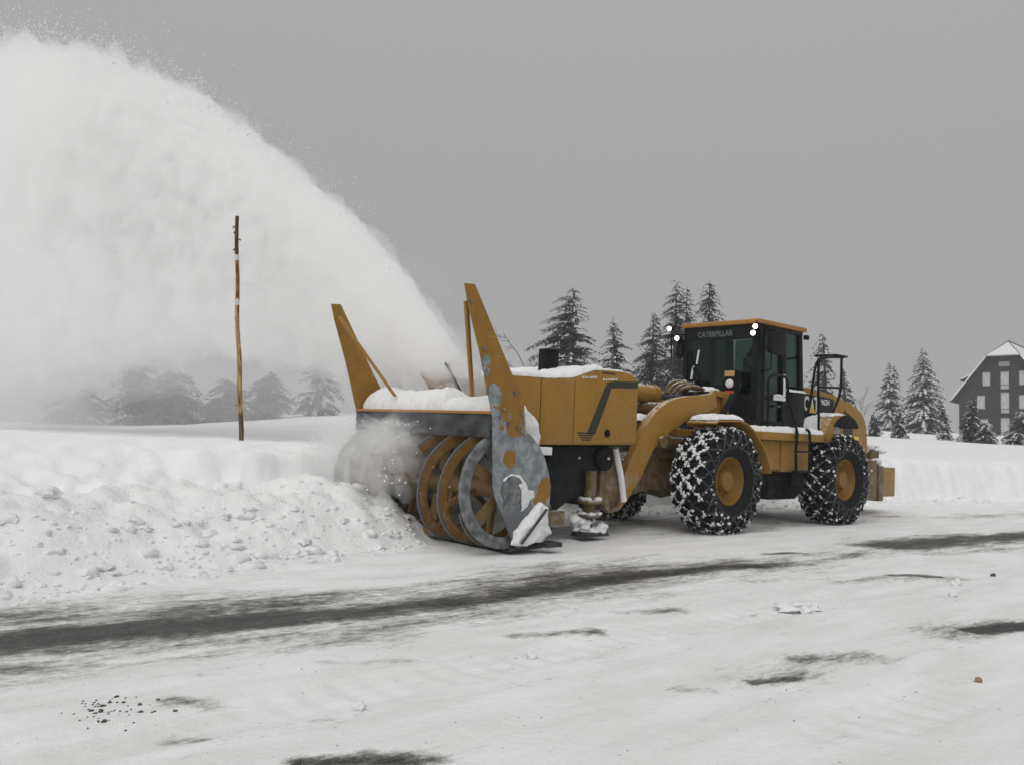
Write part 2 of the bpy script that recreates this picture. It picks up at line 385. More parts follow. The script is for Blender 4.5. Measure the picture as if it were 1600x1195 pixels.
def np_mesh(name, v, f, smooth=True):
    me = bpy.data.meshes.new(name); v = np.asarray(v, np.float32); f = np.asarray(f, np.int32)
    k = f.shape[1]
    me.vertices.add(len(v)); me.vertices.foreach_set('co', v.ravel())
    me.loops.add(f.size); me.loops.foreach_set('vertex_index', f.ravel())
    me.polygons.add(len(f)); me.polygons.foreach_set('loop_start', np.arange(0, f.size, k, dtype=np.int32))
    me.polygons.foreach_set('loop_total', np.full(len(f), k, np.int32))
    if smooth: me.polygons.foreach_set('use_smooth', np.ones(len(f), bool))
    me.update(calc_edges=True); return me
def text_mesh(name, body, size, mat, parent, origin, right, up, depth=0.004, bold=0.0, stretch=1.0, align='CENTER'):
    cu = bpy.data.curves.new('lettering', 'FONT'); cu.body = body; cu.size = size; cu.align_x = align; cu.align_y = 'CENTER'; cu.extrude = depth; cu.offset = bold; cu.resolution_u = 3
    o = bpy.data.objects.new('lettering_source', cu); C.objects.link(o)
    me = bpy.data.meshes.new_from_object(o.evaluated_get(bpy.context.evaluated_depsgraph_get()))
    bpy.data.objects.remove(o); bpy.data.curves.remove(cu)
    r, u = Vector(right), Vector(up); n = r.cross(u)
    me.transform(Matrix(((r.x * stretch, u.x, n.x, origin[0]), (r.y * stretch, u.y, n.y, origin[1]), (r.z * stretch, u.z, n.z, origin[2]), (0, 0, 0, 1))))
    me.materials.clear()
    return link(name, me, mat, parent)
def snow_cap(name, rect, zf, h, parent, n=(40, 24), edge=0.12, seed=0, amp=0.35, mat='snow_rough', axisfn=None, kind=True):
    """a cap of settled snow over the rectangle (x0, y0, x1, y1) of a surface zf(x, y)"""
    x0, y0, x1, y1 = rect; nx, ny = n
    X, Y = np.meshgrid(np.linspace(x0, x1, nx), np.linspace(y0, y1, ny), indexing='ij')
    ex = np.minimum(X - x0, x1 - X) / edge; ey = np.minimum(Y - y0, y1 - Y) / edge
    e = np.clip(np.minimum(ex, ey), 0, 1); e = np.sqrt(np.clip(1 - (1 - e) ** 2, 0, 1))
    sc = 1 / max(0.12, h * 1.6)
    H = h * e * np.clip(0.75 + amp * fbm(X * sc * 0.6 + seed, Y * sc * 0.6, seed * 1.7, 4) + 0.3, 0.05, 3)
    jx = 0.02 * pnoise(X * 9 + seed, Y * 9) ; Z0 = zf(X, Y)
    top = np.stack([X + jx, Y + jx * 0.7, Z0 + H + 0.003], -1).reshape(-1, 3); bot = np.stack([X + jx, Y + jx * .7, Z0 - 0.004 + 0 * X], -1).reshape(-1, 3)
    idx = np.arange(nx * ny).reshape(nx, ny)
    q = np.stack([idx[:-1, :-1], idx[1:, :-1], idx[1:, 1:], idx[:-1, 1:]], -1).reshape(-1, 4)
    per = np.concatenate([idx[:, 0], idx[-1, 1:], idx[-2::-1, -1], idx[0, -2:0:-1]]); nxt = np.roll(per, -1)
    side = np.stack([nxt, per, per + nx * ny, nxt + nx * ny], -1)
    me = np_mesh(name, np.concatenate([top, bot]), np.concatenate([q, side])); o = link(name, me, mat, parent)
    if kind: o['kind'] = 'stuff'
    return o

# ------------------------------------------------------------------ ground: road, berm, snow field (one height function)
def to_world(X, Y): return VO[0] + X * FW[0] + Y * LF[0], VO[1] + X * FW[1] + Y * LF[1]
def to_road(x, y):
    dx, dy = x - VO[0], y - VO[1]; return dx * FW[0] + dy * FW[1], dx * LF[0] + dy * LF[1]
def softplus(t): return np.log1p(np.exp(np.clip(t, -30, 30)))
def wall_y(X): return -1.66 + 0.36 * softplus(-X - 8.5) + 0.06 * pnoise(X * 0.7, 3.3) + 0.03 * pnoise(X * 2.1, 9.1)
CR_U = [-0.9, -0.6, -0.44, -0.33, -0.27, -0.21, -0.13, -0.02, 0.08, 0.15, 0.29, 0.36, 0.43, 0.52, 0.59, 0.9]
CR_Z = [1.6, 1.62, 1.68, 2.1, 2.5, 2.85, 2.6, 1.7, 1.6, 1.85, 2.6, 3.3, 3.9, 4.0, 3.95, 3.9]
CR_D = [50, 50, 50, 50, 52, 54, 50, 60, 62, 62, 66, 78, 92, 100, 104, 104]
def height(X, Y):
    x, y = to_world(X, Y)
    base = 0.0199 * np.maximum(0, 1.1 - Y); base = np.minimum(base, 0.12)
    # snow field beyond the wall, climbing gently to a crest among the trees
    u = np.where(y > 1, x / np.maximum(y, 1), np.sign(x) * 0.9); u = np.clip(u, -0.9, 0.9)
    zc = np.interp(u, CR_U, CR_Z); dc = np.interp(u, CR_U, CR_D)
    t = np.clip((y - 15) / (dc - 15), 0, 1)
    f0 = 1.17 - .26 * sstep(0, -9, X); field = f0 + (zc - f0) * (0.75 * t + 0.25 * t * t) - 0.025 * np.maximum(0, y - dc)
    field = field + 0.05 * fbm(X * 0.35, Y * 0.35, 2.2, 3) + 0.025 * fbm(X * 1.3, Y * 1.9, 7.7, 3) * sstep(70, 20, y)
    soft = sstep(9.6, 14.0, X)
    wy = wall_y(X)
    far = sstep(-4, -9, X); w = sstep(wy + 0.05 + 0.9 * soft, wy - 0.16 - 1.5 * soft - .35 * far, Y + 0.05 * pnoise(X * 2.7, Y * 2.7) * (1 + 4 * soft))
    top = field - 0.12 * np.exp(-((Y - wy + 0.25) / 0.5) ** 2) + 0.04 * fbm(X * 1.6, Y * 1.6, 4.4, 3, True) * np.exp(-((Y - wy + 0.3) / 0.7) ** 2)
    # the uncut berm ahead of the drum
    toe = 0.36 + 0.27 * np.clip(X - 8.2, 0, 7) + 0.16 * pnoise(X * 1.1, 8.8) + 0.07 * pnoise(X * 3.7, 1.8)
    fr = sstep(7.8, 8.55, X - 0.10 * np.clip(Y + 1, 0, 2))
    toe = toe + .04 * np.exp(-((X - 8.7) / .5) ** 2); prof = sstep(0, 1.05 + .85 * sstep(9.2, 11.8, X), toe - Y)
    lump = fbm(X * 0.9, Y * 1.2, 0.3, 3) * 0.11 + fbm(X * 2.6, Y * 2.6, 3.3, 5) * 0.10 + fbm(X * 5.5, Y * 5.5, 6.3, 4) * 0.035
    bh = fr * (prof * (0.56 + 0.10 * np.exp(-((X - 9.4) / 0.5) ** 2)) + sstep(0.02, 0.5, prof) * (0.25 + 0.75 * prof) * lump)
    # chopped apron of clods in front of the toe
    ap = np.exp(-np.clip(Y - toe, 0, 9) / 0.35) * fr * (prof < 0.02)
    bh = np.maximum(bh, 0)
    side = 0.10 * sstep(-1.15, -1.6, Y) * (1 - fr) * (1 + fbm(X * 2, Y * 2, 1, 3))
    dy_ = np.minimum(np.abs(Y - 5.05 - .05 * np.sin(X * .4)), np.abs(Y - 6.95 - .05 * np.sin(X * .4))); rut = sstep(.26, .16, dy_)
    tread = rut * (-0.016 + 0.010 * np.sin(2 * PI * X / .19 + 5 * dy_) * (0.5 + pnoise(X * .8, Y * .8, 3.1)))
    ground = base + tread + 0.012 * fbm(X * 0.5, Y * 1.1, 1.1, 3) + 0.007 * fbm(X * 1.6, Y * 5, 5.5, 3) + 0.012 * np.maximum(0, fbm(X * 2.4, Y * 2.8, 9.5, 4) - 0.25) + ap * 0.02 * (1 + fbm(X * 7, Y * 7, 2, 3)) + np.maximum(side, 0)
    z = ground + bh
    z = z * (1 - w) + np.maximum(top, z) * w
    return z, w, bh
def axis(lo, f0, f1, hi, st, gr, mx):
    a = list(np.arange(f0, f1 + st / 2, st)); s = st; q = a[0]; left = []
    while q > lo: s = min(s * gr, mx); q -= s; left.append(q)
    s = st; q = a[-1]; right = []
    while q < hi: s = min(s * gr, mx); q += s; right.append(q)
    return np.array(left[::-1] + a + right)
AX = axis(-150, -12, 15.2, 60, 0.045, 1.055, 2.5); AY = axis(-150, -3.4, 7.8, 24, 0.04, 1.055, 2.5)
GX, GY = np.meshgrid(AX, AY, indexing='ij')
GZ, GW, GB = height(GX, GY)
# wind-scoured and tyre-scoured asphalt: strokes (X0, Y0, X1, Y1, width, strength)
ST = []
core = [(14.6, 2.95, .30, .85), (13.9, 3.0, .24, .75), (13.3, 2.92, .24, .85), (12.6, 3.03, .24, .9), (11.9, 3.2, .22, .85), (11.2, 3.38, .17, .75), (10.5, 3.42, .2, .62), (9.84, 3.3, .22, .8), (8.9, 3.25, .21, .8), (7.97, 3.2, .19, .82), (7.2, 3.33, .17, .8), (6.4, 3.5, .16, .66), (5.7, 3.67, .10, .5), (4.6, 3.6, .10, .4), (3.4, 3.45, .16, .5)]
for (a, b, w1, s1), (c, d, w2, s2) in zip(core[:-1], core[1:]):
    ST.append((a, b, c, d, (w1 + w2) * .78, 1.05 * (s1 + s2) / 2)); ST.append((a, b - 0.16, c, d - 0.12, (w1 + w2) * 1.75, 0.55 * (s1 + s2) / 2 / 0.8))
ST += [(2.9, 3.35, -0.4, 3.75, .5, .82), (-0.4, 3.75, -3.5, 4.3, .45, .85), (3.6, 3.4, 2.7, 3.35, .2, .4), (5.75, 4.72, 5.2, 4.98, .07, .75), (6.6, 4.5, 5.2, 5.1, .18, .33),
       (8.02, 6.35, 7.3, 6.62, .11, 1.15), (8.3, 6.2, 7.2, 6.6, .22, .5), (10.62, 6.12, 10.38, 6.24, .06, .75), (10.7, 6.1, 10.3, 6.25, .13, .35), (10.95, 4.52, 10.4, 4.75, .09, .55),
       (9.95, 6.05, 9.5, 6.22, .11, .45), (9.75, 4.42, 9.3, 4.6, .09, .4), (13.15, 5.72, 12.8, 5.95, .07, .8), (12.9, 5.8, 12.7, 5.98, .06, .6), (13.25, 4.68, 13.12, 4.82, .06, .5), (13.42, 5.14, 13.34, 5.22, .05, .45),
       (11.1, 6.0, 10.95, 6.1, .06, .4), (5.3, 2.98, 4.75, 3.08, .09, .6), (12.3, 4.45, 11.9, 4.62, .06, .35), (-4, 1.6, -11, 2.2, .5, .33), (-3, 5.2, -9, 6.2, .6, .35), (4.5, 0.9, -3, 0.7, .45, .33), (6.5, -0.4, -2, -0.6, .6, .30),
       (3.4, 4.1, 0.5, 4.6, .18, .35), (7.4, 4.1, 6.0, 4.3, .12, .28), (14.0, 5.6, 13.7, 5.8, .15, .3), (8.9, 5.0, 8.0, 5.3, .12, .25)]
BARE = np.zeros_like(GX)
for (x0, y0, x1, y1, w, s) in ST:
    dx, dy = x1 - x0, y1 - y0; L2 = dx * dx + dy * dy
    t = np.clip(((GX - x0) * dx + (GY - y0) * dy) / L2, 0, 1); d = np.hypot(GX - x0 - t * dx, GY - y0 - t * dy)
    BARE = np.maximum(BARE, s * np.exp(-(d / (w * 1.15)) ** 2 * 0.8))
BARE *= np.clip(1 - GB * 12, 0, 1) * (1 - GW)
idx = np.arange(GX.size).reshape(GX.shape)
Q = np.stack([idx[:-1, :-1], idx[1:, :-1], idx[1:, 1:], idx[:-1, 1:]], -1).reshape(-1, 4)
V = np.stack([GX, GY, GZ], -1).reshape(-1, 3)
w4 = GW.ravel()[Q].mean(1); b4 = GB.ravel()[Q].mean(1)
cls = np.where(w4 > 0.02, 2, np.where(b4 > 0.012, 1, 0))
for k, (nm, mat) in enumerate((('road', 'road'), ('snow_berm', 'snow_rough'), ('snow_field', 'snow'))):
    q = Q[cls == k]; use = np.unique(q); mp = np.full(len(V), -1); mp[use] = np.arange(len(use))
    me = np_mesh(nm, V[use], mp[q]); o = link(nm, me, mat); o.matrix_world = ROADFRAME; o['kind'] = 'structure'
    if k == 0:
        at = me.attributes.new('bare', 'FLOAT', 'POINT'); at.data.foreach_set('value', BARE.ravel()[use].astype(np.float32))
def gz(X, Y): return float(height(np.array([X]), np.array([Y]))[0][0])
def gw(x, y):
    X, Y = to_road(x, y); return gz(X, Y)

# ------------------------------------------------------------------ the snow-blowing wheel loader (vehicle frame: X ahead, Y to its left, Z up)
ldr = empty('snow_blower_loader', VFRAME)
tag(ldr, 'yellow wheel loader with rotary snow blower head and chained tyres clearing the roadside berm', 'snow blower')
WB, RT = 3.62, 0.80
def wheel_meshes():
    tp = [(.22, .36), (.27, .42), (.305, .52), (.31, .60), (.295, .68), (.262, .735), (.18, .752), (0, .757)]
    prof = tp + [(-a, b) for a, b in tp[-2::-1]]
    t = MB().lathe(prof, n=64)
    for k in range(26):
        for sd in (-1, 1):
            a = 2 * PI * (k + (0.5 if sd > 0 else 0)) / 26
            for (y, da, r, dd) in ((.10, 0.02, .772, (.055, .17, .03)), (.235, 0.06, .755, (.06, .14, .05))):
                rot = Matrix.Rotation(-(a + da), 3, 'Y') @ Matrix.Rotation(0.45 * sd, 3, 'X')
                t.box(((r) * math.cos(a + da), sd * y, r * math.sin(a + da)), (dd[2], dd[1], dd[0]), rot)
    rim = MB()
    rim.lathe([(.215, .375), (.235, .365), (.24, .35), (.20, .335), (.12, .32), (.08, .29), (.06, .20), (.07, .17), (.17, .16), (.20, .14), (.205, .0)], n=48)
    rim.lathe([(-.215, .375), (-.24, .35), (-.1, .32), (-.06, .2), (-.06, 0.0)], n=48)
    for k in range(16):
        a = 2 * PI * k / 16; rim.lathe([(.06, .016), (.095, .016), (.095, 0)], (.235 * math.cos(a), 0, .235 * math.sin(a)), 6)
    arc = [(-.30, .50), (-.312, .60), (-.30, .69), (-.262, .768), (-.13, .785), (0, .79), (.13, .785), (.262, .768), (.30, .69), (.312, .60), (.30, .50)]
    L = [0]
    for (a, b), (c, d) in zip(arc[:-1], arc[1:]): L.append(L[-1] + math.hypot(c - a, d - b))
    L = np.array(L) / L[-1]; ay = np.array([q[0] for q in arc]); ar = np.array([q[1] for q in arc])
    def S(th, v, off=0.0):
        y = np.interp(v, L, ay); r = np.interp(v, L, ar) + off; return Vector((r * math.cos(th), y * (1 + off), r * math.sin(th)))
    ch = MB(); rr = random.Random(5)
    rows = [0.0, .13, .27, .40, .5, .60, .73, .87, 1.0]; NN = 20
    seg = []
    for k in range(len(rows) - 1):
        for i in range(NN):
            t0 = (i + 0.5 * (k % 2)) / NN; seg += [(t0, rows[k], t0 + .5 / NN, rows[k + 1]), (t0, rows[k], t0 - .5 / NN, rows[k + 1])]
    for i in range(NN): seg += [(i / NN, 0, (i + 1) / NN, 0), (i / NN, 1, (i + 1) / NN, 1)]
    jit = {}
    def J(t, v):
        k = (round(t * NN * 2) % (NN * 2), round(v, 2))
        if k not in jit: jit[k] = (rr.uniform(-.008, .008), rr.uniform(-.02, .02))
        return t * 2 * PI + jit[k][0] * 5, min(1, max(0, v + jit[k][1]))
    for (t0, v0, t1, v1) in seg:
        a0, b0 = J(t0, v0); a1, b1 = J(t1, v1); n = 4
        for q in range(n):
            s0, s1 = q / n, (q + 1) / n
            p = S(a0 + (a1 - a0) * s0, b0 + (b1 - b0) * s0, .02); r = S(a0 + (a1 - a0) * s1, b0 + (b1 - b0) * s1, .02)
            d = (r - p); c = (p + r) / 2; ln = d.length
            rad = Vector((c.x, c.y * 0.4, c.z)).normalized(); x = d.normalized(); z = (rad - x * rad.dot(x)).normalized(); y = z.cross(x)
            rot = Matrix((x, y, z)).transposed()
            wd = (.036, .016) if q % 2 else (.016, .034)
            ch.box(c, (ln * 1.12, wd[0], wd[1]), rot)
    def crust(nb, seed, bias):
        sn = MB(); rq = random.Random(seed)
        for i in range(nb):
            t0, v0, t1, v1 = rq.choice(seg[:-2 * NN]); s = rq.random()
            a = (t0 + (t1 - t0) * s) * 2 * PI + rq.gauss(0, .014); v = min(.98, max(.02, v0 + (v1 - v0) * s + rq.gauss(0, .011)))
            if v > .78 and rq.random() < bias: continue
            if pnoise(np.array([math.cos(a) * 2.3 + seed]), np.array([v * 4]), np.array([math.sin(a) * 2.3]))[0] < rq.uniform(-.55, .3): continue
            p = S(a, v, .026); r = rq.choice((.007, .009, .011, .014, .020))
            sn.blob(p, r, i, (rq.uniform(.7, 1.6), rq.uniform(.8, 1.8), rq.uniform(.7, 1.6)), .5, 1)
        return sn
    def fin(mb, nm, ang=35):
        o = mb.build(nm, [], None, 0, ang); me = o.data; bpy.data.objects.remove(o); return me
    return fin(t, 'tyre'), fin(rim, 'rim'), fin(ch, 'tyre_chain'), fin(crust(5200, 3, .88), 'stuck_snow', 80), fin(crust(1900, 8, .75), 'stuck_snow', 80)
tyre_me, rim_me, chain_me, crust_front, crust_rear = wheel_meshes()
for me, mt in ((tyre_me, 'rubber'), (rim_me, 'rim_paint'), (chain_me, 'chain_steel'), (crust_front, 'snow_rough'), (crust_rear, 'snow_rough')): me.materials.clear(); me.materials.append(M[mt])
for i, (x, sd, cr, lab) in enumerate(((WB, 1, crust_front, None), (0, 1, crust_rear, None), (WB, -1, crust_front, None), (0, -1, crust_rear, None))):
    t = bpy.data.objects.new('tyre', tyre_me); C.objects.link(t); t.parent = ldr
    t.location = (x, sd * 1.07, RT); t.rotation_euler = (0, (0.3, 1.1, 2.0, 0.7)[i], 0 if sd > 0 else PI)
    for nm, me in (('rim', rim_me), ('tyre_chain', chain_me), ('stuck_snow', cr)):
        o = bpy.data.objects.new(nm, me); C.objects.link(o); o.parent = t
        if nm != 'rim': o['kind'] = 'stuff'
    # loose end of the chain hanging over the rim

def spl(pts, k):
    pts = [Vector(p) for p in pts]; q = [pts[0] * 2 - pts[1]] + pts + [pts[-1] * 2 - pts[-2]]; o = []
    for i in range(1, len(q) - 2):
        for j in range(k):
            t = j / k; a, b, c, d = q[i - 1:i + 3]
            o.append(.5 * ((2 * b) + (c - a) * t + (2 * a - 5 * b + 4 * c - d) * t * t + (3 * b - a - 3 * c + d) * t ** 3))
    return o + [pts[-1]]
P = lambda mb, name, mat, bev=0.008, par=None, ang=35: mb.build(name, mat, par or ldr, bev, ang)
# --- frames and axles
P(MB().span((2.05, -.42, .62), (4.6, .42, 1.15)).span((3.2, -.5, 1.1), (4.3, .5, 1.35)).prism([(4.6, .6), (5.45, .42), (5.5, .9), (4.7, 1.2)], -.45, .45), 'front_frame', 'dirty_yellow', .02)
P(MB().span((-2.2, -.45, .62), (1.5, .45, 1.25)).prism([(1.29, .83), (-.03, .82), (.1, .55), (.29, .40), (1.16, .40)], -.4, .5).span((1.35, -.3, .5), (2.1, .3, 1.0)), 'rear_frame', 'dark_steel', .02)
for x in (WB, 0):
    P(MB().tube([(x, -1.0, RT), (x, -.5, RT), (x, .5, RT), (x, 1.0, RT)], .17, 18).blob((x, 0, RT), .36, 1, (1, 1, 1), .02), 'axle', 'dirty_yellow', 0)
P(MB().tube([(1.9, 0, RT), (3.4, 0, RT)], .09, 12), 'drive_shaft', 'dark_steel', 0)
# --- lift arms
arm = [(3.25, 2.16), (3.55, 2.11), (3.9, 2.075), (4.25, 2.02), (4.45, 1.96), (4.62, 1.88), (4.78, 1.77), (4.89, 1.66), (5.04, 1.49), (5.14, 1.33), (5.20, 1.22), (5.33, 1.02), (5.44, .77), (5.54, .60), (5.78, .50), (5.80, .38), (5.66, .33), (5.48, .38), (5.30, .54), (5.18, .68), (5.06, .80), (4.97, .94), (4.87, 1.10), (4.77, 1.24), (4.60, 1.39), (4.39, 1.51), (4.15, 1.62), (3.89, 1.72), (3.35, 1.88), (3.2, 1.95)]
for sd in (1, -1):
    P(MB().prism(arm, sd * .62, sd * .75), 'loader_arm', 'yellow_paint', .012)
    P(MB().tube([(5.66, sd * .5, .47), (5.66, sd * .80, .47)], .11, 16), 'arm_pin', 'dirty_yellow', 0)
    P(MB().tube([(4.62, sd * .5, 1.35), (4.62, sd * .82, 1.35)], .085, 16), 'arm_pin', 'dirty_yellow', 0)
    c = P(MB().tube([(3.3, sd * .52, 1.30), (4.25, sd * .52, 1.345)], .105, 18).tube([(4.2, sd * .52, 1.345), (4.3, sd * .52, 1.347)], .125, 18), 'lift_cylinder', 'dirty_yellow', 0)
    P(MB().tube([(4.25, sd * .52, 1.345), (4.62, sd * .52, 1.35)], .05, 14), 'cylinder_rod', 'grey_steel', 0, c)
    P(MB().prism([(3.42, 1.62), (3.05, 2.2), (2.68, 2.19), (2.66, 1.35), (3.42, 1.30)], sd * .46, sd * .56).prism([(3.2, 2.15), (3.12, 2.22), (2.7, 2.2), (2.7, 1.5), (2.82, 1.5), (2.84, 2.1)], sd * .56, sd * .63), 'arm_tower', 'yellow_paint', .01)
P(MB().tube([(2.72, .72, 2.16), (3.18, .72, 1.62)], .05, 10), 'hydraulic_strut', 'black_paint', 0)
P(MB().tube([(4.75, -.62, 1.55), (4.75, .62, 1.55)], .15, 20).tube([(4.2, -.62, 1.86), (4.2, .62, 1.86)], .1, 16), 'cross_tube', 'dirty_yellow', 0)
snow_cap('arm_snow', (4.62, -.55, 4.92, .56), lambda X, Y: 1.66 + 0 * X, .09, ldr, (14, 26), .08, 4)
c = P(MB().tube([(5.45, .05, 2.10), (5.3, .05, 2.12)], .19, 20).tube([(5.35, .05, 2.115), (4.0, .05, 2.09)], .145, 22).tube([(4.02, .05, 2.09), (3.95, .05, 2.09)], .165, 22), 'tilt_cylinder', 'yellow_paint', 0)
P(MB().tube([(4.0, .05, 2.09), (3.0, .05, 2.06)], .06, 14), 'cylinder_rod', 'grey_steel', 0, c)
P(MB().prism([(5.35, 1.35), (5.2, 2.0), (4.85, 2.02), (4.35, 1.5), (4.5, 1.3)], -.18, .16), 'bell_crank', 'dirty_yellow', .015)
for k, (y, h) in enumerate(((.25, 2.30), (.33, 2.27), (.16, 2.33), (.40, 2.24))):
    pts = [(3.85 - .04 * k, y, 2.12), (3.72, y + .03, h - .05), (3.5, y + .05, h), (3.25, y + .02, h - .06 + .02 * k), (3.0, y - .02, h - .03), (2.82, y, 2.16), (2.7, y, 2.0)]
    P(MB().tube(spl(pts, 5), .032, 8), 'hydraulic_hose', 'dirty_yellow', 0)
snow_cap('hose_snow', (2.75, .1, 3.1, .5), lambda X, Y: 2.2 + 0 * X, .07, ldr, (16, 18), .12, 14)
# --- front fenders
def fender_band(path, y0, y1, th):
    m = MB(); n = len(path); v = []
    for i, (x, z) in enumerate(path):
        a = Vector((path[min(i + 1, n - 1)][0] - path[max(i - 1, 0)][0], 0, path[min(i + 1, n - 1)][1] - path[max(i - 1, 0)][1])).normalized(); nr = Vector((-a.z, 0, a.x))
        for (y, s) in ((y0, 0), (y1, 0), (y1, 1), (y0, 1)): v.append((x + nr.x * th * s, y, z + nr.z * th * s))
    f = [(i * 4 + k, i * 4 + (k + 1) % 4, i * 4 + 4 + (k + 1) % 4, i * 4 + 4 + k) for i in range(n - 1) for k in range(4)]
    f += [(0, 1, 2, 3), ((n - 1) * 4 + 3, (n - 1) * 4 + 2, (n - 1) * 4 + 1, (n - 1) * 4)]
    return m.add(v, f)
ff = [(4.08, 1.67), (3.98, 1.71), (3.42, 1.73), (3.22, 1.69), (3.0, 1.58), (2.82, 1.42), (2.66, 1.24), (2.55, 1.06), (2.50, .92)]
for sd in (1, -1):
    m = fender_band(ff, sd * .80, sd * 1.33, .025)
    m.prism([(4.08, 1.67), (3.98, 1.71), (3.42, 1.73), (3.22, 1.69), (3.0, 1.58), (2.82, 1.42), (2.66, 1.24), (2.55, 1.06), (2.50, .92), (2.68, .90), (2.76, 1.1), (2.9, 1.32), (3.08, 1.48), (3.28, 1.57), (3.5, 1.6), (3.95, 1.60), (4.05, 1.62)], sd * .80, sd * .84)
    P(m, 'front_fender', 'yellow_paint', .006)
    snow_cap('fender_snow', (3.3, min(sd * .82, sd * 1.32), 4.02, max(sd * .82, sd * 1.32)), lambda X, Y: np.interp(X, [3.0, 3.22, 3.42, 3.98, 4.08], [1.60, 1.70, 1.745, 1.728, 1.69]), .06, ldr, (46, 30), .16, 21)
# --- cab
cab = P(MB().span((.58, -.74, 1.45), (2.16, .78, 1.66)).span((.56, .70, 1.6), (1.18, .79, 2.31)).span((2.05, -.74, 1.6), (2.15, .70, 2.2)).span((.56, -.74, 1.6), (2.1, -.70, 2.25)).span((.54, -.72, 1.6), (.6, .74, 2.32))
        .prism([(1.98, 1.62), (2.15, 1.62), (2.10, 3.42), (1.97, 3.42)], .66, .79).prism([(2.06, 1.62), (2.15, 1.62), (2.10, 3.42), (2.01, 3.42)], -.76, -.68)
        .prism([(1.17, 1.64), (1.26, 1.64), (1.32, 3.42), (1.23, 3.42)], .70, .79).prism([(.54, 1.64), (.64, 1.64), (.78, 3.42), (.68, 3.42)], .68, .78).prism([(.54, 1.64), (.64, 1.64), (.78, 3.42), (.68, 3.42)], -.76, -.66)
        .span((.68, -.76, 3.34), (2.10, .79, 3.40)).span((2.02, -.7, 3.16), (2.10, .7, 3.36)).prism([(1.17, 1.64), (1.26, 1.64), (1.32, 3.42), (1.23, 3.42)], -.76, -.68), 'cab', 'black_panel', .012)
roof = P(MB().prism([(2.16, -.80), (2.16, .82), (.62, .84), (.60, -.80)], 3.405, 3.485, 'Z'), 'cab_roof', 'roof_paint', .025, cab)
P(MB().prism([(2.085, -.68), (2.085, .68), (2.10, .68), (2.10, -.68)], 2.21, 3.17, 'Z'), 'windshield', 'glass', 0, cab)
P(MB().prism([(1.26, 1.74), (1.985, 1.74), (1.975, 3.32), (1.315, 3.32)], .742, .752), 'door_glass', 'glass', 0, cab)
P(MB().prism([(.66, 2.33), (1.19, 2.33), (1.235, 3.33), (.76, 3.33)], .735, .745), 'side_window', 'glass', 0, cab)
P(MB().prism([(.66, 2.26), (1.19, 2.26), (1.235, 3.33), (.76, 3.33)], -.73, -.72).prism([(1.29, 2.26), (2.03, 2.26), (2.01, 3.33), (1.32, 3.33)], -.73, -.72), 'side_window', 'glass', 0, cab)
P(MB().prism([(.60, -.66), (.60, .68), (.61, .68), (.61, -.66)], 2.33, 3.34, 'Z'), 'rear_window', 'glass', 0, cab)
d = P(MB().prism([(1.25, 1.66), (1.99, 1.66), (1.985, 1.78), (1.27, 1.78)], .752, .80).prism([(1.27, 1.66), (1.33, 1.66), (1.38, 3.32), (1.32, 3.32)], .752, .80).prism([(1.90, 1.66), (1.99, 1.66), (1.97, 3.32), (1.91, 3.32)], .752, .80).prism([(1.31, 3.24), (1.975, 3.24), (1.973, 3.32), (1.315, 3.32)], .752, .80).prism([(1.25, 2.16), (1.985, 2.12), (1.985, 2.2), (1.27, 2.24)], .752, .79), 'door_frame', 'black_paint', .008, cab)
P(MB().span((1.42, .80, 2.02), (1.56, .83, 2.06)), 'door_handle', 'dark_steel', .005, cab)
P(MB().span((1.0, -.25, 1.9), (1.4, .25, 2.05)).prism([(.9, 1.95), (1.05, 1.95), (.98, 2.95), (.86, 2.95)], -.25, .25).span((.88, -.14, 2.95), (.97, .14, 3.15)), 'driver_seat', 'seat_cloth', .04, cab)
P(MB().lathe([(-.012, .17), (0, .182), (.012, .17), (0, .158)], (0, 0, 0), 28, 'Z', True).tube([(0, 0, 0), (.05, 0, -.35)], .03, 8).box((0, 0, 0), (.33, .03, .012)), 'steering_wheel', 'black_paint', 0, cab)
sw = bpy.data.objects['steering_wheel']; sw.location = (1.72, .06, 2.28); sw.rotation_euler = (0, R(-28), 0)
P(MB().span((1.85, -.4, 1.66), (2.03, .45, 2.3)).blob((1.95, -.2, 2.28), .16, 2, (1, 1.8, .8), .1), 'dashboard', 'black_paint', .02, cab)
P(MB().tube([(2.12, -.30, 2.36), (2.13, -.5, 2.62), (2.12, -.62, 2.9)], .014, 6).tube([(2.12, -.62, 2.55), (2.115, -.60, 3.0)], .012, 6), 'wiper', 'black_paint', 0, cab)
P(MB().blob((2.115, -.56, 2.42), .055, 3, (.25, 1, 1), .2).tube([(2.115, -.57, 2.45), (2.115, -.53, 2.72)], .022, 6).tube([(2.115, -.46, 2.75), (2.115, -.42, 3.0)], .018, 6), 'glass_snow', 'snow_rough', 0, cab)
text_mesh('header_lettering', 'CATERPILLAR', .135, 'letter_green', cab, (2.103, -.10, 3.265), (0, 1, 0), (0, 0, 1), .002, .004, .88)
snow_cap('sill_snow', (.58, .66, 1.16, .83), lambda X, Y: 2.315 + 0 * X, .04, ldr, (30, 14), .05, 31)
P(MB().span((1.27, .79, 2.14), (1.62, .82, 2.2)).blob((1.45, .80, 2.215), .09, 5, (2.0, .4, .35), .3).tube([(1.30, .81, 2.22), (1.315, .81, 2.6)], .022, 6), 'door_snow', 'snow_rough', 0, cab)
# lower snow-streaked steps of the cab front
P(MB().prism([(2.2, 1.60), (2.05, 1.60), (2.05, 1.78), (2.16, 1.78)], -.2, .79), 'cab_step', 'black_panel', .01)
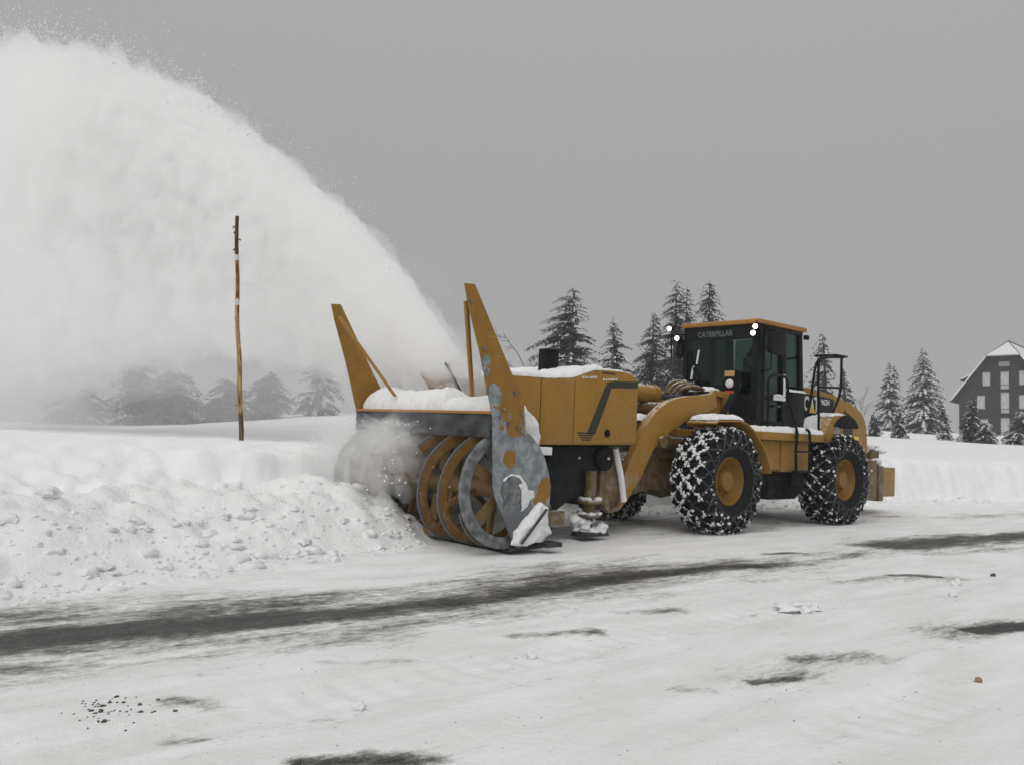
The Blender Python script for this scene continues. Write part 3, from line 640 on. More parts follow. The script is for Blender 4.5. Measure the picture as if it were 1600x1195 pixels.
# --- lamps
def work_light(p, r=.043, lit=True):
    w = P(MB().tube([(p[0] - .12, p[1], p[2]), (p[0] - .02, p[1], p[2])], r * 1.25, 16).tube([(p[0] - .06, p[1], p[2]), (p[0] - .06, p[1], p[2] + .1)], .014, 6), 'work_light', 'black_paint', .006)
    P(MB().lathe([(-.01, r), (.012, r * .9), (.022, r * .5), (.025, 0)], (p[0] - .012, p[1], p[2]), 16, 'X'), 'lens', 'lit_lamp' if lit else 'lens_white', 0, w)
for q in ((2.28, -.98, 3.40), (2.28, -.80, 3.215), (2.22, .77, 3.345), (2.22, .73, 3.235)): work_light(q)
P(MB().tube([(2.16, -.78, 3.42), (2.16, -1.0, 3.46)], .014, 6), 'lamp_bracket', 'black_paint', 0)
P(MB().tube([(2.16, -.74, 3.2), (2.16, -.84, 3.3)], .014, 6), 'lamp_bracket', 'black_paint', 0)
hl = P(MB().span((2.30, .30, 2.14), (2.42, .56, 2.46)).tube([(2.3, .43, 2.2), (2.5, .43, 1.75)], .03, 8).span((2.28, .33, 2.47), (2.42, .55, 2.60)), 'headlight', 'black_paint', .015)
P(MB().lathe([(0, .078), (.014, .07), (.022, .04), (.024, 0)], (2.42, .44, 2.37), 20, 'X'), 'lens', 'lens_white', 0, hl)
P(MB().span((2.42, .36, 2.185), (2.428, .53, 2.25)), 'lens', 'lens_red', .002, hl)
P(MB().span((2.421, .345, 2.49), (2.432, .535, 2.585)), 'lens', 'lens_amber', .002, hl)
# far headlight
hl2 = P(MB().span((2.30, -.62, 2.14), (2.42, -.38, 2.46)).tube([(2.3, -.5, 2.2), (2.5, -.5, 1.75)], .03, 8), 'headlight', 'black_paint', .015)
P(MB().lathe([(0, .078), (.014, .07), (.024, 0)], (2.42, -.5, 2.37), 20, 'X'), 'lens', 'lens_white', 0, hl2)
# --- mirrors
P(MB().prism([(2.16, 3.25), (1.70, 3.30), (1.70, 2.93), (1.80, 2.88), (2.12, 2.90), (2.18, 2.95)], .97, 1.06).tube([(2.05, .78, 3.36), (2.0, 1.0, 3.34), (1.95, 1.01, 3.24)], .016, 8).tube([(2.05, .79, 2.6), (2.05, .98, 2.62), (2.05, 1.0, 2.9)], .014, 8), 'mirror', 'black_paint', .015)
P(MB().prism([(-.86, 3.22), (-.74, 3.20), (-.76, 2.92), (-.84, 2.86), (-.90, 2.95)], 2.06, 2.16, 'X').tube([(2.12, -.72, 3.3), (2.14, -1.03, 3.28), (2.14, -1.0, 2.88), (2.14, -.86, 2.95)], .015, 8), 'mirror', 'black_paint', .012)
P(MB().span((.52, .76, 3.28), (.62, .83, 3.36)), 'rear_work_light', 'black_paint', .01)
# --- platform, tank, ladder, rails
P(MB().span((.55, .45, 1.455), (2.63, 1.22, 1.585)), 'platform', 'yellow_paint', .01)
P(MB().span((.55, -1.22, 1.455), (2.63, -.45, 1.585)), 'platform', 'yellow_paint', .01)
snow_cap('platform_snow', (.48, .80, 2.56, 1.20), lambda X, Y: 1.585 + 0 * X, .085, ldr, (80, 24), .1, 41)
snow_cap('platform_snow', (-.2, .70, .60, 1.10), lambda X, Y: 1.60 + 0 * X, .33, ldr, (40, 24), .22, 43, .2)
P(MB().span((.92, .55, .93), (1.86, 1.12, 1.45)).span((1.88, .6, .96), (2.42, 1.10, 1.45)), 'fuel_tank', 'yellow_paint', .03)
P(MB().span((.62, .5, .9), (.9, 1.0, 1.45)), 'battery_box', 'black_paint', .02)
lad = P(MB().tube(spl([(1.62, 1.24, 1.62), (1.64, 1.27, 1.52), (1.67, 1.27, 1.3), (1.64, 1.27, .92)], 4), .024, 8).tube(spl([(1.30, 1.24, 1.66), (1.24, 1.27, 1.60), (1.22, 1.27, 1.3), (1.22, 1.27, .92)], 4), .024, 8), 'ladder', 'black_paint', 0)
for z in (.95, 1.28): P(MB().span((1.24, 1.22, z - .015), (1.66, 1.30, z + .015)), 'rung', 'black_paint', .004, lad)
P(MB().prism([(1.25, .66), (1.66, .66), (1.62, .95), (1.27, .95)], 1.18, 1.21).span((1.27, 1.1, .62), (1.64, 1.34, .67)), 'hanging_step', 'rubber', .006, lad)
P(MB().tube(spl([(2.33, 1.12, 1.60), (2.33, 1.13, 2.1), (2.33, 1.12, 2.40), (2.26, 1.12, 2.49), (2.1, 1.12, 2.52), (1.85, 1.12, 2.52), (1.74, 1.12, 2.44), (1.68, 1.13, 2.1), (1.56, 1.22, 1.62), (1.62, 1.25, 1.50)], 5), .023, 8), 'handrail', 'black_paint', 0)
r2 = MB().tube(spl([(.62, 1.10, 1.62), (.66, 1.12, 1.8), (.70, 1.12, 2.4), (.70, 1.12, 2.86), (.62, 1.12, 2.93), (.3, 1.12, 2.98), (-.20, 1.12, 3.02)], 4), .024, 8)
r2.tube(spl([(.13, 1.12, 1.88), (.15, 1.12, 2.0), (-.1, 1.12, 2.4), (-.12, 1.12, 3.02)], 4), .024, 8).tube([(.68, 1.12, 2.42), (-.2, 1.12, 2.46)], .02, 8)
r2.tube(spl([(.60, .74, 1.66), (.30, .74, 2.1), (.12, .76, 2.9), (-.05, .9, 3.03)], 4), .024, 8).span((-.28, .72, 3.02), (.14, 1.16, 3.05))
P(r2, 'rear_handrail', 'black_paint', 0)
# rear fender and its mud flap
rf = [(.64, 1.46), (.56, 1.66), (.44, 1.83), (.32, 1.92), (.15, 1.945), (-.05, 1.94), (-.05, 1.90), (.10, 1.86), (.24, 1.80), (.36, 1.70), (.46, 1.56), (.54, 1.46)]
rf = [(.70, 1.455), (.66, 1.585), (.56, 1.68), (.44, 1.83), (.32, 1.92), (.15, 1.945), (-.05, 1.94), (-.08, 1.89), (.08, 1.84), (.20, 1.76), (.30, 1.64), (.38, 1.455)]
for sd in (1, -1): P(MB().prism(rf, sd * 1.22, sd * .78), 'rear_fender', 'yellow_paint', .01)
dome = [(.30, 1.74), (.22, 1.82), (.08, 1.90), (-.08, 1.945), (-.25, 1.94), (-.42, 1.89), (-.56, 1.80), (-.58, 1.73)]
for sd in (1, -1): P(fender_band(dome[::-1], sd * .8, sd * 1.24, .015).prism(dome, sd * 1.24, sd * 1.225), 'mud_flap', 'rubber', .004)
snow_cap('fender_snow', (-.35, .86, .34, 1.2), lambda X, Y: 1.952 - .3 * np.clip(np.abs(X - .05) - .12, 0, 1) ** 1.3, .035, ldr, (34, 18), .1, 47)
# --- engine hood
hp = [(.50, 1.28), (.50, 2.47), (.31, 2.46), (-.3, 2.43), (-.77, 2.385), (-1.1, 2.33), (-1.5, 2.25), (-1.85, 2.15), (-2.02, 2.06), (-2.16, 1.93), (-2.24, 1.75), (-2.29, 1.25)]
hood = P(MB().prism(hp, -.62, .62), 'engine_hood', 'yellow_paint', .05, None, 40)
P(MB().prism([(.49, 1.9), (.49, 2.33), (-.62, 2.30), (-.80, 2.29), (-.84, 2.22), (-.70, 1.95), (-.68, 1.9)], .621, .628), 'logo_panel', 'black_panel', .002, hood)
text_mesh('logo_lettering', 'CAT', .37, 'letter_white', hood, (.045, .632, 2.14), (-1, 0, 0), (0, 0, 1), .002, .012, .74)
P(MB().prism([(.17, 1.99), (-.13, 1.99), (.02, 2.13)], .634, .639), 'logo_triangle', 'decal_yellow', 0, hood)
text_mesh('model_lettering', '962H', .15, 'letter_white', hood, (-.48, .632, 2.205), (-1, 0, 0), (0, 0, 1), .002, .004, .95)
P(MB().prism([(-.68, 1.94), (-.90, 2.17), (-.93, 2.16), (-.93, 1.94)], .622, .627), 'decal', 'decal_red', 0, hood)
P(MB().prism([(-1.62, 1.45), (-1.86, 1.45), (-1.86, 1.60), (-1.62, 1.60)], .622, .627), 'decal', 'decal_bright', 0, hood)
for k in range(4): P(MB().span((-1.66 - .045 * k, .627, 1.515), (-1.69 - .045 * k, .629, 1.545)), 'decal_mark', 'black_panel', 0, hood)
P(MB().prism([(-1.88, 1.46), (-1.98, 1.46), (-1.98, 1.58), (-1.88, 1.58)], .622, .627), 'decal', 'decal_red', 0, hood)
P(MB().prism([(-1.24, 2.10), (-1.62, 1.96), (-1.60, 1.92), (-1.22, 2.06)], .600, .6215), 'grille_slot', 'black_panel', 0, hood)
P(MB().prism([(-1.24, 2.01), (-1.62, 1.87), (-1.60, 1.83), (-1.22, 1.97)], .600, .6215), 'grille_slot', 'black_panel', 0, hood)
P(MB().prism([(-1.22, 1.92), (-1.62, 1.78), (-1.62, 1.3), (-1.22, 1.3)], .600, .6205), 'grille_slot', 'stripe_brown', 0, hood)
P(MB().tube([(-.5, -.35, 2.4), (-.5, -.35, 2.75)], .06, 12), 'exhaust_pipe', 'black_paint', 0)
# --- rear bumper, ballast box
P(MB().span((-2.75, -.60, .32), (-2.2, .60, 1.15)).span((-2.5, -.5, 1.1), (-2.28, .5, 1.3)), 'counterweight', 'dirty_yellow', .03)
P(MB().span((-3.28, -.50, .28), (-3.05, .50, 1.02)).span((-3.06, -.25, .45), (-2.7, .25, .8)), 'bumper', 'dirty_yellow', .02)
P(MB().span((-4.0, -.42, .36), (-3.29, .42, .98)), 'ballast_box', 'yellow_paint', .015)
P(MB().span((-2.9, .22, 1.10), (-2.68, .50, 1.36)).span((-3.1, .25, 1.02), (-2.95, .48, 1.34)), 'tail_light', 'dirty_yellow', .02)
sb = MB(); rq = random.Random(9)
for k in range(46): sb.blob((rq.uniform(-3.1, -2.5), rq.uniform(.2, .58), rq.choice((1.12, .9, 1.0, 1.38)) + rq.gauss(0, .03)), rq.uniform(.03, .085), k, (1.2, 1, .7), .35, 2)
o = P(sb, 'bumper_snow', 'snow_rough', 0, None, 80); o['kind'] = 'stuff'

# --- snow blower head: side plates, casing, drum
plate = [(9.01, 3.01), (8.87, 3.02), (8.28, 2.10), (8.05, 1.77), (8.03, 1.43), (7.92, 1.38), (7.77, 1.25), (7.67, 1.10), (7.60, .93), (7.56, .78), (7.57, .55), (7.62, .40), (7.72, .14), (8.05, .07), (8.11, .10), (8.43, .66), (8.47, .80), (8.52, 1.57), (8.74, 2.25), (8.95, 2.80)]
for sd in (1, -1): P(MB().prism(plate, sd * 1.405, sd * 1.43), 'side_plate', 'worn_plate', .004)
for (x, z) in ((8.15, 1.46), (8.3, 1.50), (8.42, 1.57), (8.07, 1.62), (8.08, 1.42), (8.36, 1.66), (8.92, 2.82), (8.70, 2.32), (8.2, 1.85)): P(MB().lathe([(1.43, .022), (1.447, .022), (1.45, .012), (1.45, 0)], (x, 0, z), 8), 'plate_bolt', 'grey_steel', 0)
P(MB().lathe([(1.43, .165), (1.455, .165), (1.462, .15), (1.462, .02), (1.458, 0)], (8.19, 0, .745), 32), 'hub_cover', 'grey_steel', 0)
for sd in (1, -1): P(MB().prism([(8.905, 2.85), (8.94, 2.82), (8.468, 1.80), (8.432, 1.80)], -.022, .022), 'wing_brace', 'yellow_paint', .006)
wb = [o for o in ldr.children if o.name.startswith('wing_brace')]
for o, sd in zip(wb, (1, -1)):
    for v in o.data.vertices:
        t = (v.co.z - 1.8) / 1.06; v.co.y += sd * (1.36 * t + (.96 if sd > 0 else .62) * (1 - t))
cs = [(8.52, 1.612), (8.3, 1.59), (8.08, 1.50), (7.90, 1.32), (7.74, 1.10), (7.66, .88), (7.64, .66), (7.68, .47), (7.76, .30), (7.87, .17), (8.02, .09)]
ci = [(x + .03 * (1 if i > 2 else 0), z - .03 * (1 if i < 6 else -1)) for i, (x, z) in enumerate(cs)]
P(MB().prism(cs + ci[::-1], -1.404, 1.404), 'drum_casing', 'snow_blasted_steel', 0)
P(MB().span((8.525, -1.40, 1.335), (8.545, 1.40, 1.598)), 'deflector_plate', 'deflector_rubber', .004)
P(MB().span((8.44, -1.403, 1.60), (8.56, 1.403, 1.632)), 'hood_lip', 'roof_paint', .004)
P(MB().prism([(8.02, 1.62), (8.44, 1.625), (8.44, 1.60), (8.02, 1.595)], -1.403, 1.403), 'hood_deck', 'yellow_paint', .004)
P(MB().tube([(8.2, -1.38, .74), (8.2, 1.38, .74)], .11, 22), 'drum_shaft', 'yellow_flight', 0)
for sd in (1, -1):
    m = MB().lathe([(-.025, .545), (-.025, .675), (.025, .675), (.025, .545)], (8.2, sd * 1.33, .74), 72, 'Y', True)
    P(m, 'drum_ring', 'grey_steel', .004)
    for k in range(5):
        a = 2 * PI * k / 5 + .5; P(MB().box((8.2 + .32 * math.cos(a), sd * 1.30, .74 + .32 * math.sin(a)), (.50, .025, .13), Matrix.Rotation(-a, 3, 'Y')), 'drum_spoke', 'yellow_flight', .004)
    for st in (0, PI):
        v = []; f = []; n = 160
        for i in range(n + 1):
            t = i / n; y = sd * (1.28 - 1.02 * t); a = st + t * 2 * PI * 1.32 * 1.0 + .4
            a = -a if True else a
            wob = .006 * (i % 2)
            for (rr2, yy) in ((.535, -.012), (.675 + wob, -.012), (.675 + wob, .012), (.535, .012)): v.append((8.2 + rr2 * math.cos(a), y + yy, .74 + rr2 * math.sin(a)))
        f = [(i * 4 + k, i * 4 + (k + 1) % 4, i * 4 + 4 + (k + 1) % 4, i * 4 + 4 + k) for i in range(n) for k in range(4)] + [(0, 1, 2, 3), (n * 4 + 3, n * 4 + 2, n * 4 + 1, n * 4)]
        P(MB().add(v, f), 'flight', 'yellow_flight', 0)
    for k in range(4):
        t = (k + .5) / 4; y = sd * (1.28 - 1.02 * t); a = -(t * 2 * PI * 1.32 + .4)
        for q in (1, -1): P(MB().box((8.2 + q * .33 * math.cos(a), y, .74 + q * .33 * math.sin(a)), (.5, .05, .07), Matrix.Rotation(-a, 3, 'Y')), 'flight_arm', 'yellow_flight', .006)
for k in range(4):
    a = k * PI / 2 + .2
    P(MB().box((8.2 + .4 * math.cos(a), (-.12, .12)[k % 2], .74 + .4 * math.sin(a)), (.5, .16, .05), Matrix.Rotation(-a, 3, 'Y')).box((8.2 + .64 * math.cos(a), (-.12, .12)[k % 2], .74 + .64 * math.sin(a)), (.08, .24, .10), Matrix.Rotation(-a, 3, 'Y')), 'drum_paddle', 'yellow_flight', .008)
P(MB().lathe([(7.1, 0), (7.1, .55), (7.5, .6), (7.5, .5)], (0, 0, .78), 40, 'X'), 'impeller_housing', 'dark_steel', 0)
P(MB().prism([(7.62, .05), (8.15, .03), (8.12, .07), (7.62, .10)], -1.40, 1.40), 'cutting_edge', 'dark_steel', .004)
# --- discharge chute
def quad(m, a, b, c2, d2, th):
    a, b, c2, d2 = (Vector(q) for q in (a, b, c2, d2)); n = (b - a).cross(c2 - a).normalized() * th
    m.add([a, b, c2, d2, a + n, b + n, c2 + n, d2 + n], [(3, 2, 1, 0), (4, 5, 6, 7), (0, 1, 5, 4), (1, 2, 6, 5), (2, 3, 7, 6), (3, 0, 4, 7)])
N1, N2, N3, N4 = (8.14, 0.0, 2.24), (7.58, 0.0, 2.27), (7.77, 0.0, 1.80), (7.3, 0.0, 1.62)
F1, F2, F3, F4 = (8.14, -.52, 2.14), (7.58, -.52, 2.2), (7.80, -.42, 1.62), (7.3, -.5, 1.60)
m = MB(); quad(m, N3, N4, N2, N1, .02); quad(m, F3, F4, F2, F1, -.02); quad(m, N4, F4, F2, N2, .02); quad(m, (7.80, 0, 1.60), F3, (7.95, -.46, 1.96), (7.98, 0.0, 2.02), .02)
m.span((7.40, -.50, 1.60), (7.80, -.02, 1.78))
P(m, 'discharge_chute', 'dusted_yellow', .004)
P(MB().tube([(8.15, .02, 2.245), (7.77, .02, 1.79)], .014, 6), 'chute_edge', 'dark_steel', 0)
m = MB(); quad(m, (8.10, .022, 2.235), (7.60, .022, 2.265), (7.30, .022, 1.70), (7.74, .022, 1.72), -.02)

o = P(m, 'chute_snow', 'snow_rough', .004, None, 70); o['kind'] = 'stuff'
# snow heaped on the hood
def deck(X, Y): return 1.622 + 0 * X
def heap(name, rect, h, seed, n):
    o = snow_cap(name, rect, deck, h, ldr, n, .32, seed, .30); return o
heap('hood_snow', (7.9, -1.38, 8.47, .42), .27, 3, (50, 120)); heap('hood_snow', (7.94, .34, 8.46, 1.39), .21, 7, (46, 70))
# snow crusts on the near plate
def crust_slab(name, poly, y0, th, seed):
    cx = sum(p[0] for p in poly) / len(poly); cz = sum(p[1] for p in poly) / len(poly)
    m = MB(); ring = []; n = len(poly); pts = []
    for i in range(n):
        a, b = poly[i], poly[(i + 1) % n]
        for k in range(5):
            t = k / 5; x = a[0] + (b[0] - a[0]) * t; z = a[1] + (b[1] - a[1]) * t; w = .018 * float(pnoise(np.array([x * 14 + seed]), np.array([z * 14]))[0]); pts.append((x + w, z + w))
    v = []; K = len(pts)
    for (s, d) in ((1, 0), (.98, .55), (.88, .9), (.6, 1.02), (.3, 1.1)):
        for (x, z) in pts:
            X = cx + (x - cx) * s; Z = cz + (z - cz) * s; bb = 1 + .5 * float(pnoise(np.array([X * 9 + seed]), np.array([Z * 9]))[0]); v.append((X, y0 + th * d * bb, Z))
    v.append((cx, y0 + th * 1.1, cz))
    f = [(r * K + i, r * K + (i + 1) % K, (r + 1) * K + (i + 1) % K, (r + 1) * K + i) for r in range(4) for i in range(K)] + [(4 * K + i, 4 * K + (i + 1) % K, 5 * K) for i in range(K)]
    o = m.add(v, f).build(name, 'snow_rough', ldr, 0, 60); o['kind'] = 'stuff'; return o
crust_slab('plate_snow', [(8.17, .12), (8.12, .28), (7.92, .46), (7.75, .60), (7.64, .54), (7.66, .38), (7.57, .24), (7.7, .13), (7.98, .10)], 1.43, .09, 1)
P(MB().tube([(8.10, 1.535, .14), (7.72, 1.535, .52)], .018, 6).span((7.5, 1.40, .08), (7.75, 1.6, .13)), 'skid_shoe', 'dark_steel', 0)
crust_slab('plate_snow', [(7.93, 1.72), (7.75, 1.61), (7.69, 1.53), (7.62, 1.34), (7.65, 1.24), (7.78, 1.27), (7.92, 1.43)], 1.24, .07, 2)
crust_slab('plate_snow', [(8.33, .86), (8.22, .92), (8.08, .91), (7.98, .82), (7.93, .70), (7.85, .74), (7.84, .66), (7.98, .52), (8.05, .50), (8.02, .62), (8.03, .75), (8.1, .86), (8.25, .89), (8.33, .83)], 1.43, .03, 3)
# --- engine housing behind the head
hs = [(5.6, 1.30), (7.46, 1.26), (7.46, 2.09), (7.3, 2.10), (6.9, 2.135), (6.7, 2.20), (6.5, 2.262), (6.2, 2.285), (5.86, 2.285), (5.7, 2.25), (5.6, 2.19)]
eh = P(MB().prism(hs, -1.09, 1.09), 'engine_housing', 'yellow_paint', .03, None, 40)
P(MB().prism([(5.615, 1.325), (6.86, 1.295), (6.86, 2.12), (6.7, 2.185), (6.5, 2.245), (6.2, 2.27), (5.86, 2.27), (5.71, 2.235), (5.615, 2.18)], 1.09, 1.104), 'side_door', 'yellow_paint', .004, eh)
P(MB().prism([(6.875, 1.285), (7.46, 1.27), (7.46, 2.07), (6.875, 2.11)], 1.09, 1.102), 'side_panel', 'yellow_paint', .004, eh)
P(MB().prism([(7.475, 1.245), (8.02, 1.235), (8.02, 2.085), (7.475, 2.09)], 1.02, 1.1), 'side_panel', 'yellow_paint', .006, eh)
st = MB(); st.prism([(5.62, 2.075), (6.19, 2.045), (6.27, 2.11), (6.10, 2.14), (5.62, 2.165)], 1.104, 1.109).prism([(6.17, 2.03), (6.27, 2.09), (6.62, 1.42), (6.46, 1.42)], 1.104, 1.108)
for k in range(4): st.prism([(6.48 + .02 * k, 1.425 - .03 * k), (6.80 - .03 * k, 1.425 - .03 * k), (6.80 - .03 * k, 1.442 - .03 * k), (6.48 + .02 * k, 1.442 - .03 * k)], 1.104, 1.108)
P(st, 'door_stripe', 'stripe_brown', 0, eh)
P(MB().lathe([(1.104, .055), (1.116, .05), (1.118, 0)], (6.22, 0, 1.44), 20).lathe([(1.118, .02), (1.128, .018), (1.128, 0)], (6.22, 0, 1.43), 12), 'door_latch', 'black_paint', 0, eh)
lt = MB(); rl = random.Random(4)
for (x0, k, g) in ((6.74, 6, .048), (6.34, 6, .05)):
    for i in range(k):
        x = x0 - g * i
        lt.prism([(x, 2.135 + .004 * i), (x - .034, 2.137 + .004 * i), (x - rl.uniform(.02, .036), 2.165 + .004 * i), (x - rl.uniform(0, .014), 2.162 + .004 * i)], 1.1045, 1.107)
P(lt, 'worn_lettering', 'letter_white', 0, eh)['kind'] = 'stuff'
P(MB().span((6.1, 1.104, 2.225), (6.36, 1.106, 2.25)), 'worn_lettering', 'stripe_brown', 0, eh)
mf = P(MB().span((6.47, .22, 2.25), (6.70, .40, 2.56)), 'muffler', 'black_paint', .02, eh)
def htop(X, Y): return np.interp(X, [5.6, 5.7, 5.86, 6.2, 6.5, 6.7, 6.9, 7.3, 8.0], [2.19, 2.25, 2.285, 2.285, 2.262, 2.20, 2.135, 2.10, 2.085])
snow_cap('housing_snow', (6.3, -1.06, 7.45, 1.085), htop, .055, ldr, (80, 90), .07, 51, .5); snow_cap('housing_snow', (7.4, 1.015, 8.02, 1.10), htop, .05, ldr, (40, 12), .03, 57, .5); snow_cap('housing_snow', (5.7, -1.04, 6.36, 1.06), htop, .018, ldr, (40, 60), .06, 53, .6)
# --- drive under the housing
P(MB().prism([(6.98, 1.25), (7.10, .45), (6.85, .40), (6.62, .52), (6.42, .58), (6.02, .95), (5.80, 1.25)], .45, .82), 'drive_case', 'black_panel', .02)
dd = P(MB().lathe([(.80, .175), (.86, .175), (.88, .15), (.88, .03), (.90, .025), (.90, 0)], (5.96, 0, 1.10), 32), 'drive_pulley', 'black_paint', 0)
P(MB().lathe([(.90, .018), (.93, .018), (.93, 0)], (5.96, 0, 1.10), 10), 'pulley_bolt', 'letter_white', 0)
P(MB().lathe([(.82, .016), (.84, .016), (.84, 0)], (6.45, 0, 1.10), 10), 'case_bolt', 'letter_white', 0)
P(MB().prism([(5.86, 1.26), (5.72, 1.25), (5.55, .62), (5.58, .42), (5.80, .36), (5.98, .52), (5.98, .95)], .60, .80), 'mounting_post', 'dirty_yellow', .02)
P(MB().tube([(5.74, .84, 1.24), (5.60, .84, .85), (5.52, .84, .5)], .045, 8), 'lift_link', 'snow_rough', 0)
jk = P(MB().tube([(6.23, .85, .92), (6.23, .85, .36)], .08, 14).lathe([(.36, .10), (.38, .17), (.41, .17), (.43, .08)], (6.23, .85, .12), 20, 'Z').lathe([(.18, .09), (.20, .15), (.23, .15), (.26, .07)], (6.23, .85, .12), 20, 'Z'), 'support_leg', 'dirty_yellow', 0)
P(MB().tube([(6.23, .85, .36), (6.23, .85, .10)], .05, 12).prism([(6.46, .06), (5.95, .06), (6.0, .12), (6.4, .12)], .72, .98), 'support_shoe', 'dark_steel', .006, jk)
m = MB()
for k in range(26): m.blob((6.22 + rq.gauss(0, .12), .87 + rq.gauss(0, .06), .12 + abs(rq.gauss(0, .07))), rq.uniform(.03, .085), k, (1.2, 1, .75), .3, 2)
for k in range(22): a = k * .6; m.blob((6.23 + .13 * math.cos(a), .85 + .13 * math.sin(a), .555 if k % 2 else .36), .045, k, (1, 1, .6), .3, 1)
o = P(m, 'leg_snow', 'snow_rough', 0, None, 80); o['kind'] = 'stuff'
P(MB().tube([(7.42, 1.0, 1.22), (7.36, 1.0, .86), (7.38, 1.0, .72)], .05, 8).span((7.28, .9, 1.14), (7.5, 1.15, 1.24)), 'hanger_link', 'snow_rough', .01)
P(MB().span((6.85, -1.0, .25), (7.5, 1.0, .42)).span((7.0, .55, .2), (7.3, .9, .5)), 'push_frame', 'dirty_yellow', .02)
P(MB().prism([(5.6, .4), (5.75, .4), (5.75, 1.3), (5.55, 1.3)], -.7, .7), 'coupler', 'dark_steel', .02)
P(MB().span((6.3, -.6, .55), (7.3, .6, 1.25)), 'gearbox', 'dark_steel', .04)

# ------------------------------------------------------------------ driver
def skin_body(name, joints, bones, mat, sub=1):
    """one continuous skinned surface grown over a skeleton of joints (position, radius)"""
    keys = list(joints); ix = {k: i for i, k in enumerate(keys)}
    me = bpy.data.meshes.new(name + '_skeleton'); me.from_pydata([joints[k][0] for k in keys], [(ix[a], ix[b]) for a, b in bones], [])
    o = bpy.data.objects.new(name + '_skeleton', me); C.objects.link(o)
    m = o.modifiers.new('skin', 'SKIN'); m.use_smooth_shade = True
    if not me.skin_vertices: me.attributes
    for i, k in enumerate(keys):
        sv = me.skin_vertices[0].data[i]; r = joints[k][1]; sv.radius = r if isinstance(r, tuple) else (r, r); sv.use_root = (i == 0)
    u = o.modifiers.new('sub', 'SUBSURF'); u.levels = u.render_levels = sub
    me2 = bpy.data.meshes.new_from_object(o.evaluated_get(bpy.context.evaluated_depsgraph_get())); bpy.data.objects.remove(o)
    me2.name = name; me2.materials.clear(); return link(name, me2, mat)
J = {'pelvis': ((1.18, .05, 2.12), .17), 'waist': ((1.12, .05, 2.35), .155), 'chest': ((1.12, .05, 2.60), (.20, .16)), 'neck': ((1.14, .05, 2.76), .065), 'head0': ((1.165, .05, 2.85), .085), 'head1': ((1.17, .05, 2.93), .092), 'crown': ((1.16, .05, 3.0), .06),
     'nose': ((1.262, .05, 2.895), .018), 'chin': ((1.235, .05, 2.825), .035), 'ear_a': ((1.16, .145, 2.90), .018), 'ear_b': ((1.16, -.045, 2.90), .018)}
B = [('pelvis', 'waist'), ('waist', 'chest'), ('chest', 'neck'), ('neck', 'head0'), ('head0', 'head1'), ('head1', 'crown'), ('head1', 'nose'), ('head0', 'chin'), ('head1', 'ear_a'), ('head1', 'ear_b')]
for s, n in ((1, 'l'), (-1, 'r')):
    y = .05
    J.update({'sh' + n: ((1.13, y + s * .20, 2.64), .085), 'el' + n: ((1.30, y + s * .27, 2.40), .06), 'wr' + n: ((1.56, y + s * .17, 2.40), .036), 'pa' + n: ((1.64, y + s * .15, 2.42), .034),
              'hip' + n: ((1.24, y + s * .11, 2.10), .10), 'kn' + n: ((1.62, y + s * .15, 2.14), .075), 'an' + n: ((1.70, y + s * .15, 1.76), .05), 'to' + n: ((1.88, y + s * .16, 1.71), .04)})
    B += [('chest', 'sh' + n), ('sh' + n, 'el' + n), ('el' + n, 'wr' + n), ('wr' + n, 'pa' + n), ('pelvis', 'hip' + n), ('hip' + n, 'kn' + n), ('kn' + n, 'an' + n), ('an' + n, 'to' + n)]
    for k in range(4):
        a = (1.665, y + s * (.175 - .022 * k), 2.435); b = (1.70, y + s * (.17 - .022 * k), 2.45 - .004 * k); c = (1.715, y + s * (.165 - .022 * k), 2.42)
        J.update({'fa%s%d' % (n, k): (a, .010), 'fb%s%d' % (n, k): (b, .009), 'fc%s%d' % (n, k): (c, .008)}); B += [('pa' + n, 'fa%s%d' % (n, k)), ('fa%s%d' % (n, k), 'fb%s%d' % (n, k)), ('fb%s%d' % (n, k), 'fc%s%d' % (n, k))]
    J.update({'ta' + n: ((1.63, y + s * .112, 2.445), .011), 'tb' + n: ((1.665, y + s * .10, 2.46), .010)}); B += [('pa' + n, 'ta' + n), ('ta' + n, 'tb' + n)]
per = skin_body('person', J, B, ['jacket', 'skin'])
for pl in per.data.polygons:
    c = pl.center; pl.material_index = 1 if (c.z > 2.77 or (c.x > 1.60 and c.z > 2.36)) else 0
per.matrix_world = VFRAME
tag(per, 'person in dark jacket sitting at the wheel behind the cab windshield', 'person')
(MB().blob((1.145, .05, 2.975), .105, 3, (1.02, .95, .66), .08, 3)).build('hair', 'hair_brown', per, 0, 60)
for s in (1, -1): MB().blob((1.252, .05 + s * .034, 2.925), .012, 1, (.6, 1.2, .7), 0, 1).build('eye', 'hair_brown', per)
MB().span((1.250, .025, 2.853), (1.258, .075, 2.860)).build('mouth', 'hair_brown', per)

